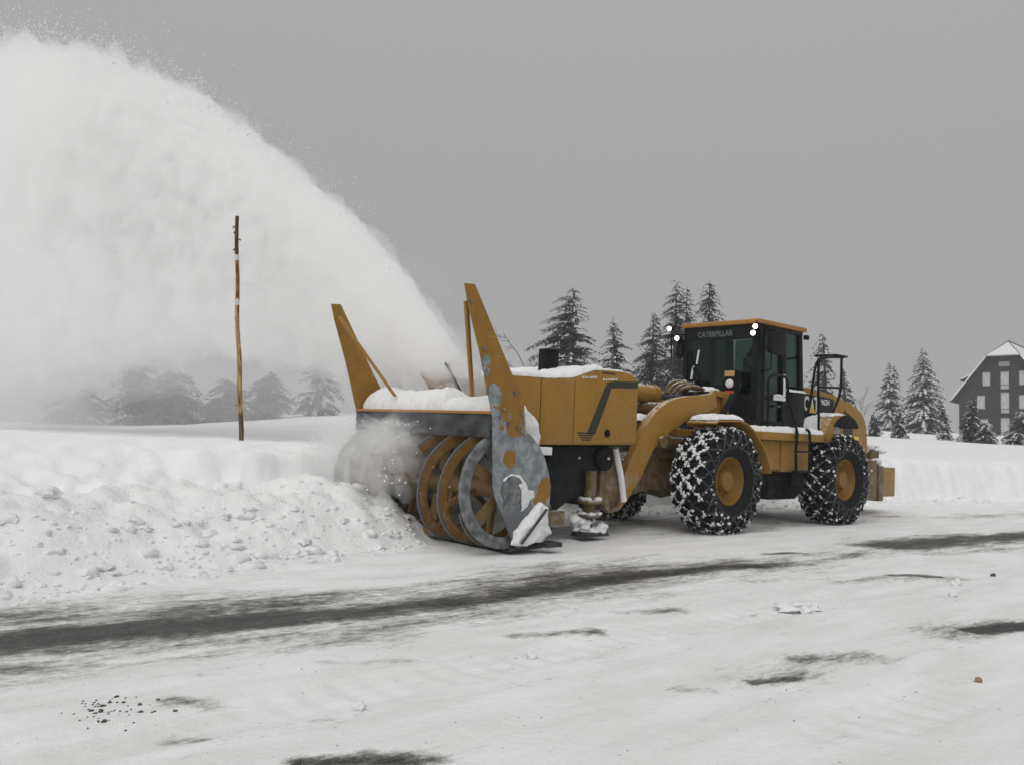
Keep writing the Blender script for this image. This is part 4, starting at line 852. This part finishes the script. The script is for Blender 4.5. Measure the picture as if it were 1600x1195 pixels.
# ------------------------------------------------------------------ marker pole
pz = gw(-4.03, 13.0)
pole = empty('snow_pole', Matrix.Translation((-4.03, 13.0, pz - .25)) @ Matrix.Rotation(R(-4.0), 4, 'Y'))
tag(pole, 'tall leaning peeled wooden snow marker pole standing in the snowbank left of the machine', 'snow pole')
m = MB(); n = 46; pts = []
for i in range(n):
    z = 3.66 * i / (n - 1); pts.append((.012 * math.sin(z * 2.1) + .008 * math.sin(z * 5.3), .01 * math.cos(z * 2.7), z))
v = []; f = []
for i, p in enumerate(pts):
    r = .037 - .009 * i / n
    for k in range(12):
        a = 2 * PI * k / 12; q = r * (1 + .16 * float(pnoise(np.array([math.cos(a) * 1.4 + 3]), np.array([p[2] * 6]), np.array([math.sin(a) * 1.4]))[0])); v.append((p[0] + q * math.cos(a), p[1] + q * math.sin(a), p[2]))
f = [(i * 12 + k, i * 12 + (k + 1) % 12, (i + 1) * 12 + (k + 1) % 12, (i + 1) * 12 + k) for i in range(n - 1) for k in range(12)] + [tuple(range(12)), tuple((n - 1) * 12 + k for k in range(12))]
m.add(v, f)
for z, a in ((3.5, 3.0), (3.42, 2.6), (3.15, 3.1), (2.1, 3.3), (.78, 3.2), (3.3, .2)): m.box((.045 * math.cos(a), .045 * math.sin(a), z), (.035, .016, .018), Matrix.Rotation(a, 3, 'Z') @ Matrix.Rotation(.6, 3, 'Y'))
m.build('shaft', 'pole_wood', pole, 0, 50)
for z in (3.02, 2.34): MB().tube([(pts[int(z / 3.66 * 45)][0], pts[int(z / 3.66 * 45)][1], z - .045), (pts[int(z / 3.66 * 45)][0], pts[int(z / 3.66 * 45)][1], z + .045)], .036, 14).build('reflector_band', 'tape_white', pole)

# ------------------------------------------------------------------ trees
def rot_basis(az): return np.array([math.cos(az), math.sin(az), 0]), np.array([-math.sin(az), math.cos(az), 0])
def conifer(x, y, H, Rad, seed, label, group, snow=.35, rime=.4, sparse=1.0, lean=(0, 0), asym=0, az0=0, prof=.85, droop=.35, base=.05, tops=1, bend=0, whorl=None, sz=1.0, cat='tree'):
    g = np.random.default_rng(seed); z0 = gw(x, y) - .15
    root = empty('conifer_tree', Matrix.Translation((x, y, z0))); tag(root, label, cat, group)
    def axis_pt(t):
        b = bend * max(0, t - .72) ** 2 * 9
        return np.array([lean[0] * t * t * H + b, lean[1] * t * t * H, t * H - abs(b) * .5])
    tb = MB(); tb.tube([axis_pt(t) for t in np.linspace(0, 1, 9)], .022 * H + .05, 8, True, .012)
    if tops > 1: tb.tube([axis_pt(.6), axis_pt(.7) + np.array([.16 * Rad, 0, 0]), axis_pt(.95) + np.array([.26 * Rad, 0, 0])], .01 * H, 6, True, .012)
    nv, nf, ni = [], [], []; sv, sf = [], []
    def quadpush(L, F, p, d, s, up, ln, wd, idx=None):
        a = p; b = p + d * ln * .45 + s * wd; c = p + d * ln; e = p + d * ln * .45 - s * wd
        k = len(L); L.extend((a, b + up * .02, c, e - up * .02)); F.append((k, k + 1, k + 2, k + 3))
        if idx is not None: ni.append(idx)
    dz = whorl or .30 * (H / 9) ** .6 * sz; zc = base * H
    ax = [(axis_pt, 1.0, np.zeros(3))]
    if tops > 1: ax.append((lambda t: axis_pt(.55 + .42 * t) + np.array([.26 * Rad * min(1, t * 1.6), 0, 0]), .42, np.zeros(3)))
    for fn, frac, _ in ax:
        zc = base * H if frac == 1 else .1 * H * frac
        while zc < H * frac * .985:
            t = zc / (H * frac); nb = int(g.integers(4, 7))
            for k in range(nb):
                if g.random() > sparse: continue
                az = g.uniform(0, 2 * PI); o, s = rot_basis(az); hj = g.normal(0, .35) * dz
                shape = (1 - t) ** prof * min(1, .45 + t * 5)
                L = Rad * (frac if frac < 1 else 1) * shape * g.uniform(.62, 1.12) * (1 + asym * math.cos(az - az0)) + .05
                p0 = fn(t) + np.array([0, 0, hj]); dr = droop * g.uniform(.7, 1.35); ns = max(3, int(L / (.17 * sz)) + 2)
                sn_b = g.random() < snow * 1.3; last = p0
                for i in range(1, ns + 1):
                    q = i / ns; p = p0 + o * L * q + np.array([0, 0, L * (.18 * q - dr * q * q)]) + g.normal(0, .02, 3)
                    d = p - last; d = d / (np.linalg.norm(d) + 1e-6)
                    if i == ns or i % 2 == 0: tb_l.append((last, p, .012 * H * .12 * (1 - q) + .008))
                    last = p
                    ln = (.05 + .17 * sz * (1 - t) ** .6 + .19 * L * (1 - q * .75)) * g.uniform(.7, 1.3)
                    for sd in (-1, 1):
                        dd = o * .62 + s * sd * g.uniform(.5, 1.0) + np.array([0, 0, g.uniform(-.55, .05)]); dd /= np.linalg.norm(dd)
                        ss = np.cross(dd, np.array([0, 0, 1.0])); ss /= np.linalg.norm(ss) + 1e-6; ss = ss + np.array([0, 0, g.uniform(-.6, .6)])
                        quadpush(nv, nf, p, dd, ss, np.array([0, 0, 1]), ln, ln * g.uniform(.16, .27), 1 if g.random() < rime else 0)
                        if sn_b and g.random() < .75: d3 = dd * .8 + o * .35 + np.array([0, 0, -.35 - .5 * snow]); d3 /= np.linalg.norm(d3); w3 = np.cross(d3, [0, 0, 1.0]); w3 /= np.linalg.norm(w3) + 1e-6; quadpush(sv, sf, p + o * .07 + np.array([0, 0, .06]), d3, w3, np.array([0, 0, -1]), ln * .85, ln * g.uniform(.14, .26) * (.7 + .5 * snow))
                    hd = np.array([o[0] * .3, o[1] * .3, -1]) + g.normal(0, .25, 3); hd /= np.linalg.norm(hd)
                    quadpush(nv, nf, p, hd, s * .9 + o * .3, np.array([0, 0, 1]), ln * .8, ln * .18, 1 if g.random() < rime * .7 else 0)
                    if sn_b: quadpush(sv, sf, p - o * .08 + np.array([0, 0, .06]), o * .85 + np.array([0, 0, -.5 * snow]), s, np.array([0, 0, 0]), (.12 + .3 * (1 - t)) * sz, (.05 + .10 * (1 - t)) * sz * g.uniform(.6, 1.3) * (1 + snow * .6))
            zc += dz * g.uniform(.7, 1.25) * (1.05 - .45 * t)
    return root, tb, nv, nf, ni, sv, sf
tb_l = []
def tree(*a, **k):
    global tb_l
    tb_l = []
    root, tb, nv, nf, ni, sv, sf = conifer(*a, **k)
    for (p, q, r) in tb_l: tb.tube([p, q], max(.008, r), 3, False)
    tb.build('trunk', 'rimed_bark' if k.get('rime', .4) > .45 else 'bark', root, 0, 60)
    me = np_mesh('crown', np.array(nv), np.array(nf), False); link('crown', me, ['needles', 'needles_rimed'], root); me.polygons.foreach_set('material_index', np.array(ni, np.int32))
    if sf:
        me = np_mesh('snow_load', np.array(sv), np.array(sf), False); o = link('snow_load', me, 'tree_snow', root); o['kind'] = 'stuff'
    return root
GB_ = 'conifers standing behind the machine'; GR = 'snowy conifers on the slope to the right'; GL = 'trees half hidden by the blown snow'
tree(4.11, 60, 10.9, 3.9, 1, 'tall broad ragged conifer rising behind the yellow engine housing', GB_, .25, .5, .92, (.0, 0), .3, PI, .55, .42, .06, whorl=.33)
tree(6.97, 58, 8.3, 2.4, 2, 'slim conifer with bent tip behind the rear of the engine housing', GB_, .2, .45, .95, (-.03, 0), .15, 0, .6, .42, .05)
tree(9.0, 56, 8.5, 2.2, 3, 'narrow frosted conifer standing left of the far cab mirror', GB_, .22, .5, 1, (.02, 0), 0, 0, .58, .5, .02)
tree(10.95, 58, 10.8, 2.4, 4, 'tall dark conifer whose top shows left of the cab roof, leftmost of the three tops', GB_, .2, .42, 1, (0, 0), 0, 0, .5, .5, .02)
tree(12.4, 62, 11.0, 1.5, 5, 'thin spire conifer above the left part of the cab roof, middle of three tops', GB_, .2, .42, 1, (.01, 0), 0, 0, .5, .5, .3)
tree(13.65, 60, 11.2, 2.0, 6, 'dense dark conifer above the middle of the cab roof, rightmost of the three tops', GB_, .16, .38, 1, (0, 0), 0, 0, .46, .5, .3)
tree(18.2, 50, 6.3, 1.4, 7, 'drooping conifer with a hooked top behind the black rear handrail', GB_, .14, .4, .75, (-.02, 0), .5, PI, .55, 1.1, .08, bend=-.16)
tree(20.2, 52, 4.3, .95, 8, 'small ragged conifer right of the black rear handrail, behind the engine hood', GB_, .2, .45, .85, (-.06, 0), 0, 0, .8, .6, .05)
tree(39.4, 90, 7.2, 2.2, 9, 'double-topped snowy conifer right of the machine, left of the tallest snowy tree', GR, .85, .6, 1, (0, 0), 0, 0, .85, .5, .03, tops=2)
tree(40.6, 85, 8.6, 3.0, 10, 'largest snow-laden conifer on the slope between the machine and the dark house', GR, .9, .5, 1, (0, 0), 0, 0, .78, .5, .03)
tree(26.1, 62, 1.7, .55, 12, 'tiny dark conifer on the snow just right of the engine hood', GR, .15, .3, 1, (-.05, 0), 0, 0, .7, .6, .02, sz=.7)
tree(26.95, 60, 1.9, .62, 13, 'small bushy conifer in front of the double-topped snowy tree', GR, .3, .4, 1, (0, 0), 0, 0, .6, .6, .02, sz=.7)
tree(30.1, 60, 3.0, .62, 14, 'slim leaning conifer with snow-caked stem beside the left corner of the house', GR, .5, .4, .7, (-.12, 0), .2, 0, .7, .8, .02, sz=.8)
tree(30.9, 58, 3.1, .78, 15, 'dark slim conifer in front of the left windows of the house', GR, .15, .25, .95, (.05, 0), .3, PI, .75, .5, .02, sz=.8)
tree(31.5, 57.4, 1.6, .85, 16, 'squat snowy conifer at the foot of the dark slim tree before the house', GR, .5, .3, 1, (0, 0), 0, 0, .5, .5, .02, sz=.8)
tree(34.1, 58, 2.4, 1.15, 17, 'bushy frosted conifer in front of the right side of the house', GR, .45, .55, .9, (0, 0), 0, 0, .6, .5, .02, sz=.9)
tree(-20.3, 47, 3.9, 2.1, 20, 'dark round-topped tree seen through blown snow, leftmost tall one of its row', GL, .08, .15, 1, (0, 0), 0, 0, .42, .5, .0)
tree(-18.2, 46, 3.0, 2.3, 21, 'dark dense tree seen through blown snow in the clump left of the pole', GL, .08, .12, 1, (0, 0), .3, 0, .34, .5, .0)
tree(-23.0, 46, 2.1, 2.1, 22, 'low bushy conifer at the left end of the misty tree row', GL, .05, .25, 1, (0, 0), .2, 2, .3, .5, .0)
tree(-15.6, 47, 2.5, 1.8, 24, 'low frosted conifer between the dark clump and the pole', GL, .05, .25, 1, (0, 0), .2, 1, .35, .5, .0)
tree(-13.4, 48, 2.7, 2.0, 25, 'misty frosted conifer directly behind the marker pole', GL, .06, .3, .95, (0, 0), .2, 3, .4, .5, .0)
tree(-11.2, 50, 4.4, 1.7, 26, 'misty conifer midway between the pole and the far wing of the blower', GL, .25, .5, .9, (0, 0), 0, 0, .6, .5, .0)
tree(-6.0, 43, 2.9, 1.25, 27, 'misty conifer seen between the two yellow wings of the blower', GL, .2, .5, .95, (0, 0), 0, 0, .5, .5, .0)

def snag(x, y, H, seed, label, name='bare_tree', curve=(.0, 0), spread=.5, depth=4, nb=7, r0=.09, group=None):
    g = random.Random(seed); root = empty(name, Matrix.Translation((x, y, gw(x, y) - .1))); tag(root, label, 'tree', group)
    t = MB(); tw = MB(); fr = []
    def grow(p, d, L, r, k, mb):
        pts = [p]; q = p.copy(); dd = d.copy()
        for i in range(4):
            dd = (dd + Vector((g.gauss(0, .2), g.gauss(0, .2), g.gauss(-.02, .14)))).normalized(); q = q + dd * L / 4; pts.append(q.copy())
        mb.tube(pts, r, 5 if k > 2 else 3, False, r * .45)
        if k <= 0: return
        for i in range(nb if k == depth else 4):
            s = g.uniform(.3, 1); j = min(3, int(s * 4)); b = pts[j].lerp(pts[j + 1], s * 4 - j)
            n2 = (dd * .5 + Vector((g.gauss(0, spread) + curve[0], g.gauss(0, spread) + curve[1], g.gauss(.1, .4)))).normalized()
            grow(b, n2, L * g.uniform(.38, .6), r * .45, k - 1, tw)
    grow(Vector((0, 0, 0)), Vector((curve[0] * .3, 0, 1)).normalized(), H * .85, r0, depth, t)
    t.build('trunk', 'rimed_bark', root, 0, 60); tw.build('twigs', 'rimed_bark', root, 0, 60); return root
snag(-.1, 40, 4.9, 3, 'bare wind-twisted tree right of the near yellow wing', curve=(-.25, 0), spread=.45, nb=9)
snag(1.5, 46, 3.6, 5, 'low bare frosted scrub tree above the front of the engine housing', spread=.8, nb=11, r0=.06)
snag(2.6, 47, 3.4, 6, 'tangled bare scrub tree left of the black muffler', spread=.85, nb=11, r0=.06, curve=(.15, 0))
snag(8.0, 45, 3.0, 8, 'frosted bare scrub tree behind the tilt cylinder and hoses', spread=.8, nb=11, r0=.06)
snag(21.0, 51, 3.9, 11, 'thin bare snag leaning beyond the engine hood', spread=.25, nb=5, depth=3, r0=.05, curve=(-.2, 0))
snag(16.3, 50, 4.6, 12, 'thin bare snag between the cab and the rear handrail', spread=.25, nb=6, depth=3, r0=.06)
snag(11.0, 48, 3.4, 14, 'snow-crusted bare scrub tree left of the cab windshield', spread=.8, nb=11, r0=.06)

# ------------------------------------------------------------------ house
HX, HY = 58.9, 103.0; hz = gw(HX, HY) - .25
house = empty('gabled_house', Matrix.Translation((HX, HY, hz)) @ Matrix.Rotation(R(-42), 4, 'Z'))
tag(house, 'dark brown three-storey house with clipped gable, pale windows and snow-covered roof', 'house')
W2, DP = 5.0, 16.0; ze, zk, zr, xk = 4.9, 9.5, 11.35, 1.78
def HM(mb, n, mat, par=None, bev=.0): return mb.build(n, mat, par or house, bev)
gab = [(-W2, 0), (W2, 0), (W2, ze + .35), (xk, zk), (-xk, zk), (-W2, ze + .35)]
wins = []
for x, z0, z1, w in ((-1.95, 6.15, 7.85, .86), (.03, 5.75, 7.85, .92), (1.98, 6.2, 7.9, .88), (-2.55, 3.4, 5.05, .9), (.03, 2.9, 5.4, .92), (1.95, 3.4, 5.05, .9), (.03, 0.1, 2.35, .95), (3.6, 3.4, 5.05, .9), (-2.2, .7, 2.2, .9), (2.3, .7, 2.2, .9)): wins.append((x, z0, z1, w))
# gable wall built round its openings (vertical strips between window edges)
wall = MB()
xs = sorted({-W2, W2, -xk, xk} | {round(x + s * w / 2, 3) for x, _, _, w in wins for s in (-1, 1)})
def ztop(x): return zk if abs(x) <= xk else zk + (ze + .35 - zk) * (abs(x) - xk) / (W2 - xk)
for a, b in zip(xs[:-1], xs[1:]):
    c = (a + b) / 2; sp_ = sorted((z0, z1) for x, z0, z1, w in wins if abs(c - x) < w / 2); z = 0
    for z0, z1 in sp_ + [(None, None)]:
        if z0 is None: wall.prism([(a, z), (b, z), (b, ztop(b)), (a, ztop(a))], 0, .3)
        else:
            if z0 > z: wall.prism([(a, z), (b, z), (b, z0), (a, z0)], 0, .3)
            z = z1
wall.span((-W2, .3, 0), (-W2 + .3, DP, ze + .3)).span((W2 - .3, .3, 0), (W2, DP, ze + .3)).prism(gab, DP - .3, DP)
HM(wall, 'wall', 'siding')
for i, (x, z0, z1, w) in enumerate(wins):
    fr = MB(); t = .07
    fr.span((x - w / 2 - t, -.06, z1), (x + w / 2 + t, .12, z1 + t)).span((x - w / 2 - t, -.06, z0 - t), (x + w / 2 + t, .12, z0)).span((x - w / 2 - t, -.06, z0), (x - w / 2, .12, z1)).span((x + w / 2, -.06, z0), (x + w / 2 + t, .12, z1))
    if z1 - z0 > 1.9: fr.span((x - w / 2, .0, z0 + .45), (x + w / 2, .06, z0 + .50))
    f = HM(fr, 'door_frame' if z0 < .2 else 'window', 'trim_brown'); HM(MB().span((x - w / 2, .05, z0), (x + w / 2, .08, z1)), 'pane', 'pale_grey', f)
v = HM(MB().span((-.62, -.04, 8.45), (.62, -.005, 9.1)), 'vent', 'trim_brown')
for k in range(6): HM(MB().box((0, -.05, 8.52 + .1 * k), (1.16, .05, .05), Matrix.Rotation(.5, 3, 'X')), 'slat', 'pale_grey', v)
# roof: two slopes, clipped front, snow on all of it
def slab(m, pts, th):
    p = [Vector(q) for q in pts]; n = (p[1] - p[0]).cross(p[2] - p[0]).normalized(); n = n if n.z > 0 else -n
    k = len(p); m.add([q for q in p] + [q + n * th for q in p], [tuple(range(k))[::-1], tuple(range(k, 2 * k))] + [(i, (i + 1) % k, (i + 1) % k + k, i + k) for i in range(k)])
def roof_faces(m, lift, th, ov=.75):
    sl = (zk - ze) / (W2 - xk); xe = W2 + ov; zee = ze - ov * sl + .35; y0 = -.7; yr = 2.2
    A = lambda x, y, z: (x, y, z + lift)
    slab(m, [A(-xe, y0, zee), A(-xk, y0, zk), A(0, yr, zr), A(0, DP + .6, zr), A(-xe, DP + .6, zee)], th)
    slab(m, [A(xe, y0, zee), A(xk, y0, zk), A(0, yr, zr), A(0, DP + .6, zr), A(xe, DP + .6, zee)], th)
    slab(m, [A(-xk, y0, zk), A(xk, y0, zk), A(0, yr, zr)], th)
rm = MB(); roof_faces(rm, 0, .16); rf_ = HM(rm, 'roof', 'trim_brown')
rm = MB(); roof_faces(rm, .17, .16, .68); o = HM(rm, 'roof_snow', 'tree_snow', rf_); o['kind'] = 'stuff'
HM(MB().tube([(-xk, -.72, zk + .25), (0, 2.2, zr + .36), (xk, -.72, zk + .25)], .09, 5).tube([(0, 2.2, zr + .36), (0, DP, zr + .36)], .12, 5), 'roof_trim', 'trim_brown', rf_)
dmr = HM(MB().span((-4.6, 2.2, 6.1), (-3.0, 5.2, 7.5)), 'dormer', 'siding')
m = MB(); slab(m, [(-5.3, 1.8, 7.0), (-1.8, 1.8, 8.6), (-1.8, 5.6, 8.6), (-5.3, 5.6, 7.0)], .14); HM(m, 'dormer_roof', 'trim_brown', dmr)
m = MB(); slab(m, [(-5.2, 1.8, 7.2), (-1.8, 1.8, 8.75), (-1.8, 5.6, 8.75), (-5.2, 5.6, 7.2)], .16); o = HM(m, 'dormer_snow', 'tree_snow', dmr); o['kind'] = 'stuff'

# ------------------------------------------------------------------ loose things on the road
def clod(name, X, Y, r, seed, label, cat, mat='snow_rough', group=None, sq=(1, .9, .6), amp=.4):
    o = MB().blob((0, 0, 0), r, seed, sq, amp, 3).build(name, mat, None, 0, 80); x, y = to_world(X, Y)
    o.matrix_world = Matrix.Translation((x, y, gz(X, Y) + r * sq[2] * .55)) @ Matrix.Rotation(seed * 1.3, 4, 'Z'); tag(o, label, cat, group); return o
gch = 'loose snow clods on the road'
clod('snow_clod', 8.36, 5.12, .13, 5, 'largest half-broken snow clod on the road below the wheels of the loader', 'snow clod', group=gch, sq=(1.3, .9, .32), amp=.5)
clod('snow_clod', 8.43, 5.24, .055, 9, 'small lump lying against the largest half-broken snow clod', 'snow clod', group=gch, sq=(1.2, .9, .6))
clod('snow_clod', 11.24, 5.02, .030, 6, 'small round snow clod alone on the road below the blower head', 'snow clod', group=gch, sq=(1, 1, .8))
clod('snow_clod', 12.61, 5.28, .028, 8, 'small round snow clod nearest the gravel patch in the foreground', 'snow clod', group=gch, sq=(1, 1, .8))
clod('snow_clod', 5.84, 5.40, .045, 10, 'upright snow clod at the right, above another smaller clod', 'snow clod', group=gch, sq=(1, .9, .85))
clod('snow_clod', 6.57, 5.64, .038, 11, 'low snow clod at the right, below the upright one', 'snow clod', group=gch)
clod('stone', 9.52, 6.90, .022, 12, 'single tan stone lying on the snow at the lower right', 'stone', 'stone_tan', sq=(1, .8, .7))
clod('ice_chunk', 4.74, 5.36, .034, 13, 'dark ice chunk on the road near the right edge beyond the clods', 'ice chunk', 'grit_dark', sq=(1.6, .8, .5))
gm = MB(); rg = random.Random(21)
for k in range(90):
    X = 13.52 + rg.gauss(0, .09); Y = 4.63 + rg.gauss(0, .11) ; r = rg.choice((.002, .003, .004, .005, .006, .010)); gm.blob((X, Y, gz(X, Y) + r * .15), r, k, (1.2, 1, .75), .4, 1)
for k in range(60):
    X = rg.uniform(8, 14); Y = rg.uniform(4.0, 6.8); r = rg.uniform(.0015, .004); gm.blob((X, Y, gz(X, Y) + r * .4), r, k, (1.2, 1, .7), .4, 1)
o = gm.build('gravel', 'grit_dark', None, 0, 80); o.matrix_world = ROADFRAME; o['kind'] = 'stuff'; o['label'] = 'patch of dark gravel scattered on the snow in the lower left foreground'
# clods on and before the berm
cm = MB(); rg = random.Random(5)
for k in range(850):
    X = rg.uniform(8.35, 15.0); t = rg.random(); toe = .36 + .27 * (X - 8.2); Y = toe + .10 - abs(rg.gauss(0, .6)) * 1.5
    if Y < -1.4: continue
    r = min(.075, .012 * math.exp(abs(rg.gauss(0, .85)))); 
    if X < 8.6 and Y > .1: continue
    cm.blob((X, Y, gz(X, Y) + r * rg.uniform(-.45, .12)), r, k, (rg.uniform(.8, 1.6), 1, rg.uniform(.5, .9)), .5, 2 if r > .045 else 1)
for k in range(500):
    X = rg.uniform(-12, 8.0); Y = rg.uniform(-1.55, -1.1) + .30 * max(0, -X - 8.5); r = .016 * math.exp(abs(rg.gauss(0, .6))); cm.blob((X, Y, gz(X, Y) + r * .2), r, k, (1.3, 1, .7), .5, 1)
o = cm.build('snow_clods', 'snow_rough', None, 0, 80); o.matrix_world = ROADFRAME; o['kind'] = 'stuff'; o['label'] = 'broken snow clods strewn over the berm ahead of the blower'

# ------------------------------------------------------------------ the plume of blown snow
CH = np.array([-1.06, 11.53, 2.15]); PU = np.array([-.70, .714, 0.0]); PN = np.array([.714, .70, 0.0])
TOPD = [-.85, -.4, 0, .62, 1.41, 2.27, 3.43, 4.75, 6.25, 8.03, 10.06, 12.08, 15.4, 19.6, 24.1, 28]
TOPZ = [2.12, 2.6, 2.98, 3.55, 4.22, 4.84, 5.53, 6.4, 7.2, 8.3, 9.18, 10.24, 11.5, 12.98, 13.94, 14.2]
BOTD = [-.85, 0, .7, 1.3, 2.64, 5.06, 7.63, 10.9, 15.2, 21, 28]
BOTZ = [2.02, 1.88, 1.88, 2.0, 2.25, 2.6, 2.85, 2.8, 2.4, 1.8, 1.5]
def plume(name, mat, d0, d1, nd, na, shrink, wk, amp, seed, top_off=0.0):
    dd = d0 + (d1 - d0) * np.linspace(0, 1, nd) ** 1.25; A = np.linspace(0, 2 * PI, na, endpoint=False)
    D, AA = np.meshgrid(dd, A, indexing='ij')
    zt = np.interp(D, TOPD, TOPZ) + top_off; zb = np.interp(D, BOTD, BOTZ); mid = (zt + zb) / 2; hh = (zt - zb) / 2
    zb2 = zt - 2 * hh * shrink; mid = (zt + zb2) / 2; hh = (zt - zb2) / 2
    w = (.34 + .14 * np.maximum(D, 0) ** .95) * wk
    tp = np.sqrt(np.clip((D - d0) / .35, 0.0004, 1)); te = (1 - sstep(d1 - (d1 - d0) * .3, d1, D) * .97) * tp
    c, s = np.cos(AA), np.sin(AA)
    lat = w * np.sign(c) * np.abs(c) ** .85 * te; zz = mid + hh * np.sign(s) * np.abs(s) ** .9 * te
    P0 = CH[None, None, :] + D[..., None] * PU + lat[..., None] * PN; P0[..., 2] = zz
    # outward direction in the section
    no = np.stack([PN[0] * c, PN[1] * c, s], -1)
    sc = np.clip(.22 + .075 * np.maximum(D, 0), .22, 1.7)           # puffs grow as the jet spreads
    X, Y, Z = P0[..., 0], P0[..., 1], P0[..., 2]
    n1 = fbm(D / sc * .0 + X * .9 + seed, Y * .9, Z * .9, 5, True)
    n2 = fbm(X * 3.1 + seed, Y * 3.1, Z * 3.1, 4)
    n3 = pnoise(X * 9.0, Y * 9.0 + seed, Z * 9.0) + .6 * pnoise(X * 19.0, Y * 19.0 + seed, Z * 19.0)
    k = np.clip(.16 + .05 * np.maximum(D, 0), .12, .8)
    disp = amp * (k * (n1 * .42 - .1) + .22 * np.clip(k * 2.2, .2, 1) * n2 + .085 * np.clip(k * 2.5, .3, 1) * n3)
    P1 = P0 + no * (disp * sstep(d0, d0 + .6, D) * np.clip(te, 0, 1))[..., None]
    v = P1.reshape(-1, 3); ix = np.arange(nd * na).reshape(nd, na); nx = np.roll(ix, -1, 1)
    q = np.stack([ix[:-1], nx[:-1], nx[1:], ix[1:]], -1).reshape(-1, 4)
    c0 = len(v); v = np.concatenate([v, P1[0].mean(0)[None], P1[-1].mean(0)[None]])
    caps = [(c0, ix[0, (j + 1) % na], ix[0, j]) for j in range(na)] + [(c0 + 1, ix[-1, j], ix[-1, (j + 1) % na]) for j in range(na)]
    me = np_mesh(name, v, np.concatenate([q, np.array([(a, b, c_, c_) for a, b, c_ in caps])]) if False else q)
    bm = bmesh.new(); bm.from_mesh(me); bm.verts.ensure_lookup_table()
    for lst in (ix[0][::-1], ix[-1]): bm.faces.new([bm.verts[int(i)] for i in lst])
    bmesh.ops.recalc_face_normals(bm, faces=bm.faces); bm.to_mesh(me); bm.free()
    o = link(name, me, mat); o['kind'] = 'stuff'; return o
mk_volume('plume_dense', 4.6); mk_volume('plume_thick', 1.2); mk_volume('mist_a', .042); mk_volume('mist_b', .07); mk_volume('mist_c', .16); mk_volume('dust', .8)
o = plume('snow_plume', 'plume_thick', -.84, 27, 300, 220, 1.0, 1.0, 1.0, 2.0); o['label'] = 'great white plume of snow thrown up and left from the chute'
o = plume('snow_plume', 'plume_dense', -.80, 15, 280, 160, .8, .74, .6, 6.0, -.10); o['label'] = 'dense white heart of the thrown snow plume'
def puff(name, mat, c, r, seed, label, amp=.35, sub=5, fr=1.3):
    bm = bmesh.new(); bmesh.ops.create_icosphere(bm, subdivisions=sub, radius=1); v = np.array([q.co for q in bm.verts]); f = np.array([[x.index for x in q.verts] for q in bm.faces]); bm.free()
    k = 1 + amp * fbm(v[:, 0] * fr + seed, v[:, 1] * fr, v[:, 2] * fr + seed, 5, True)
    me = np_mesh(name, v * k[:, None] * np.array(r) , f); o = link(name, me, mat); o.location = c; o['kind'] = 'stuff'; o['label'] = label; return o
puff('snow_mist', 'mist_a', (-10.5, 22.5, 3.2), (9.5, 6.5, 3.6), 1, 'thin curtain of falling snow dust below the plume', .3)
puff('snow_mist', 'mist_c', (-19.0, 26, 2.6), (7.0, 5.0, 3.6), 4, 'thicker snow dust drifting at the far left below the plume', .3)
puff('snow_mist', 'mist_b', (-5.0, 17.5, 3.0), (3.2, 2.4, 1.3), 7, 'snow dust drifting between the pole and the blower wing', .5)
def vp(x, y, z): return tuple(VO + np.array([FW[0] * x + LF[0] * y, FW[1] * x + LF[1] * y, z]))
puff('snow_dust', 'dust', vp(8.95, -.35, 1.05), (.55, .55, .45), 11, 'snow dust swirling before the middle of the drum', .6, 5, 1.6)
puff('snow_dust', 'dust', vp(8.9, -1.0, .95), (.5, .6, .42), 13, 'snow dust swirling before the far end of the drum', .6, 5, 1.6)
puff('snow_dust', 'dust', vp(8.45, -.45, .95), (.42, .85, .40), 17, 'snow dust filling the drum behind its far flights', .5, 5, 1.6)
puff('snow_dust', 'dust', vp(8.75, -.15, 1.32), (.30, .95, .20), 19, 'snow dust curling under the dark deflector plate', .6, 5, 2.2)
puff('snow_dust', 'mist_b', vp(8.9, .2, 1.35), (.5, 1.0, .35), 15, 'faint snow dust under the hood lip', .5, 5, 1.6)
# flecks of snow torn from the plume
fm = MB(); rg = random.Random(31)
for k in range(3000):
    d = rg.random() ** .7 * 24; zt = float(np.interp(d, TOPD, TOPZ)); off = rg.expovariate(1 / (.05 + .016 * d)) * (.4 + 1.6 * max(0, .3 + float(pnoise(np.array([d * 1.3]), np.array([2.2]))[0]))); lat = rg.gauss(0, .15 + .08 * d)
    p = CH + PU * d + PN * lat; r = min(.028, (.003 + .0004 * d) * math.exp(abs(rg.gauss(0, .55)))); fm.blob((p[0], p[1], zt - .02 + off), r, k, (1, 1, 1), .3, 1)
for k in range(160):
    p = vp(rg.gauss(9.1, .25), rg.uniform(-1.4, .9), rg.uniform(.6, 1.5)); fm.blob(p, rg.uniform(.005, .014), k, (1, 1, 1), .3, 1)
o = fm.build('flying_snow', 'snow', None, 0, 80); o['kind'] = 'stuff'; o['label'] = 'flecks of snow flying off the plume and the drum'

# ------------------------------------------------------------------ air
mk_haze('haze_air', .0009)
hzb = MB().span((-170, -40, -12), (215, 290, 20)).build('haze', 'haze_air'); hzb['kind'] = 'stuff'
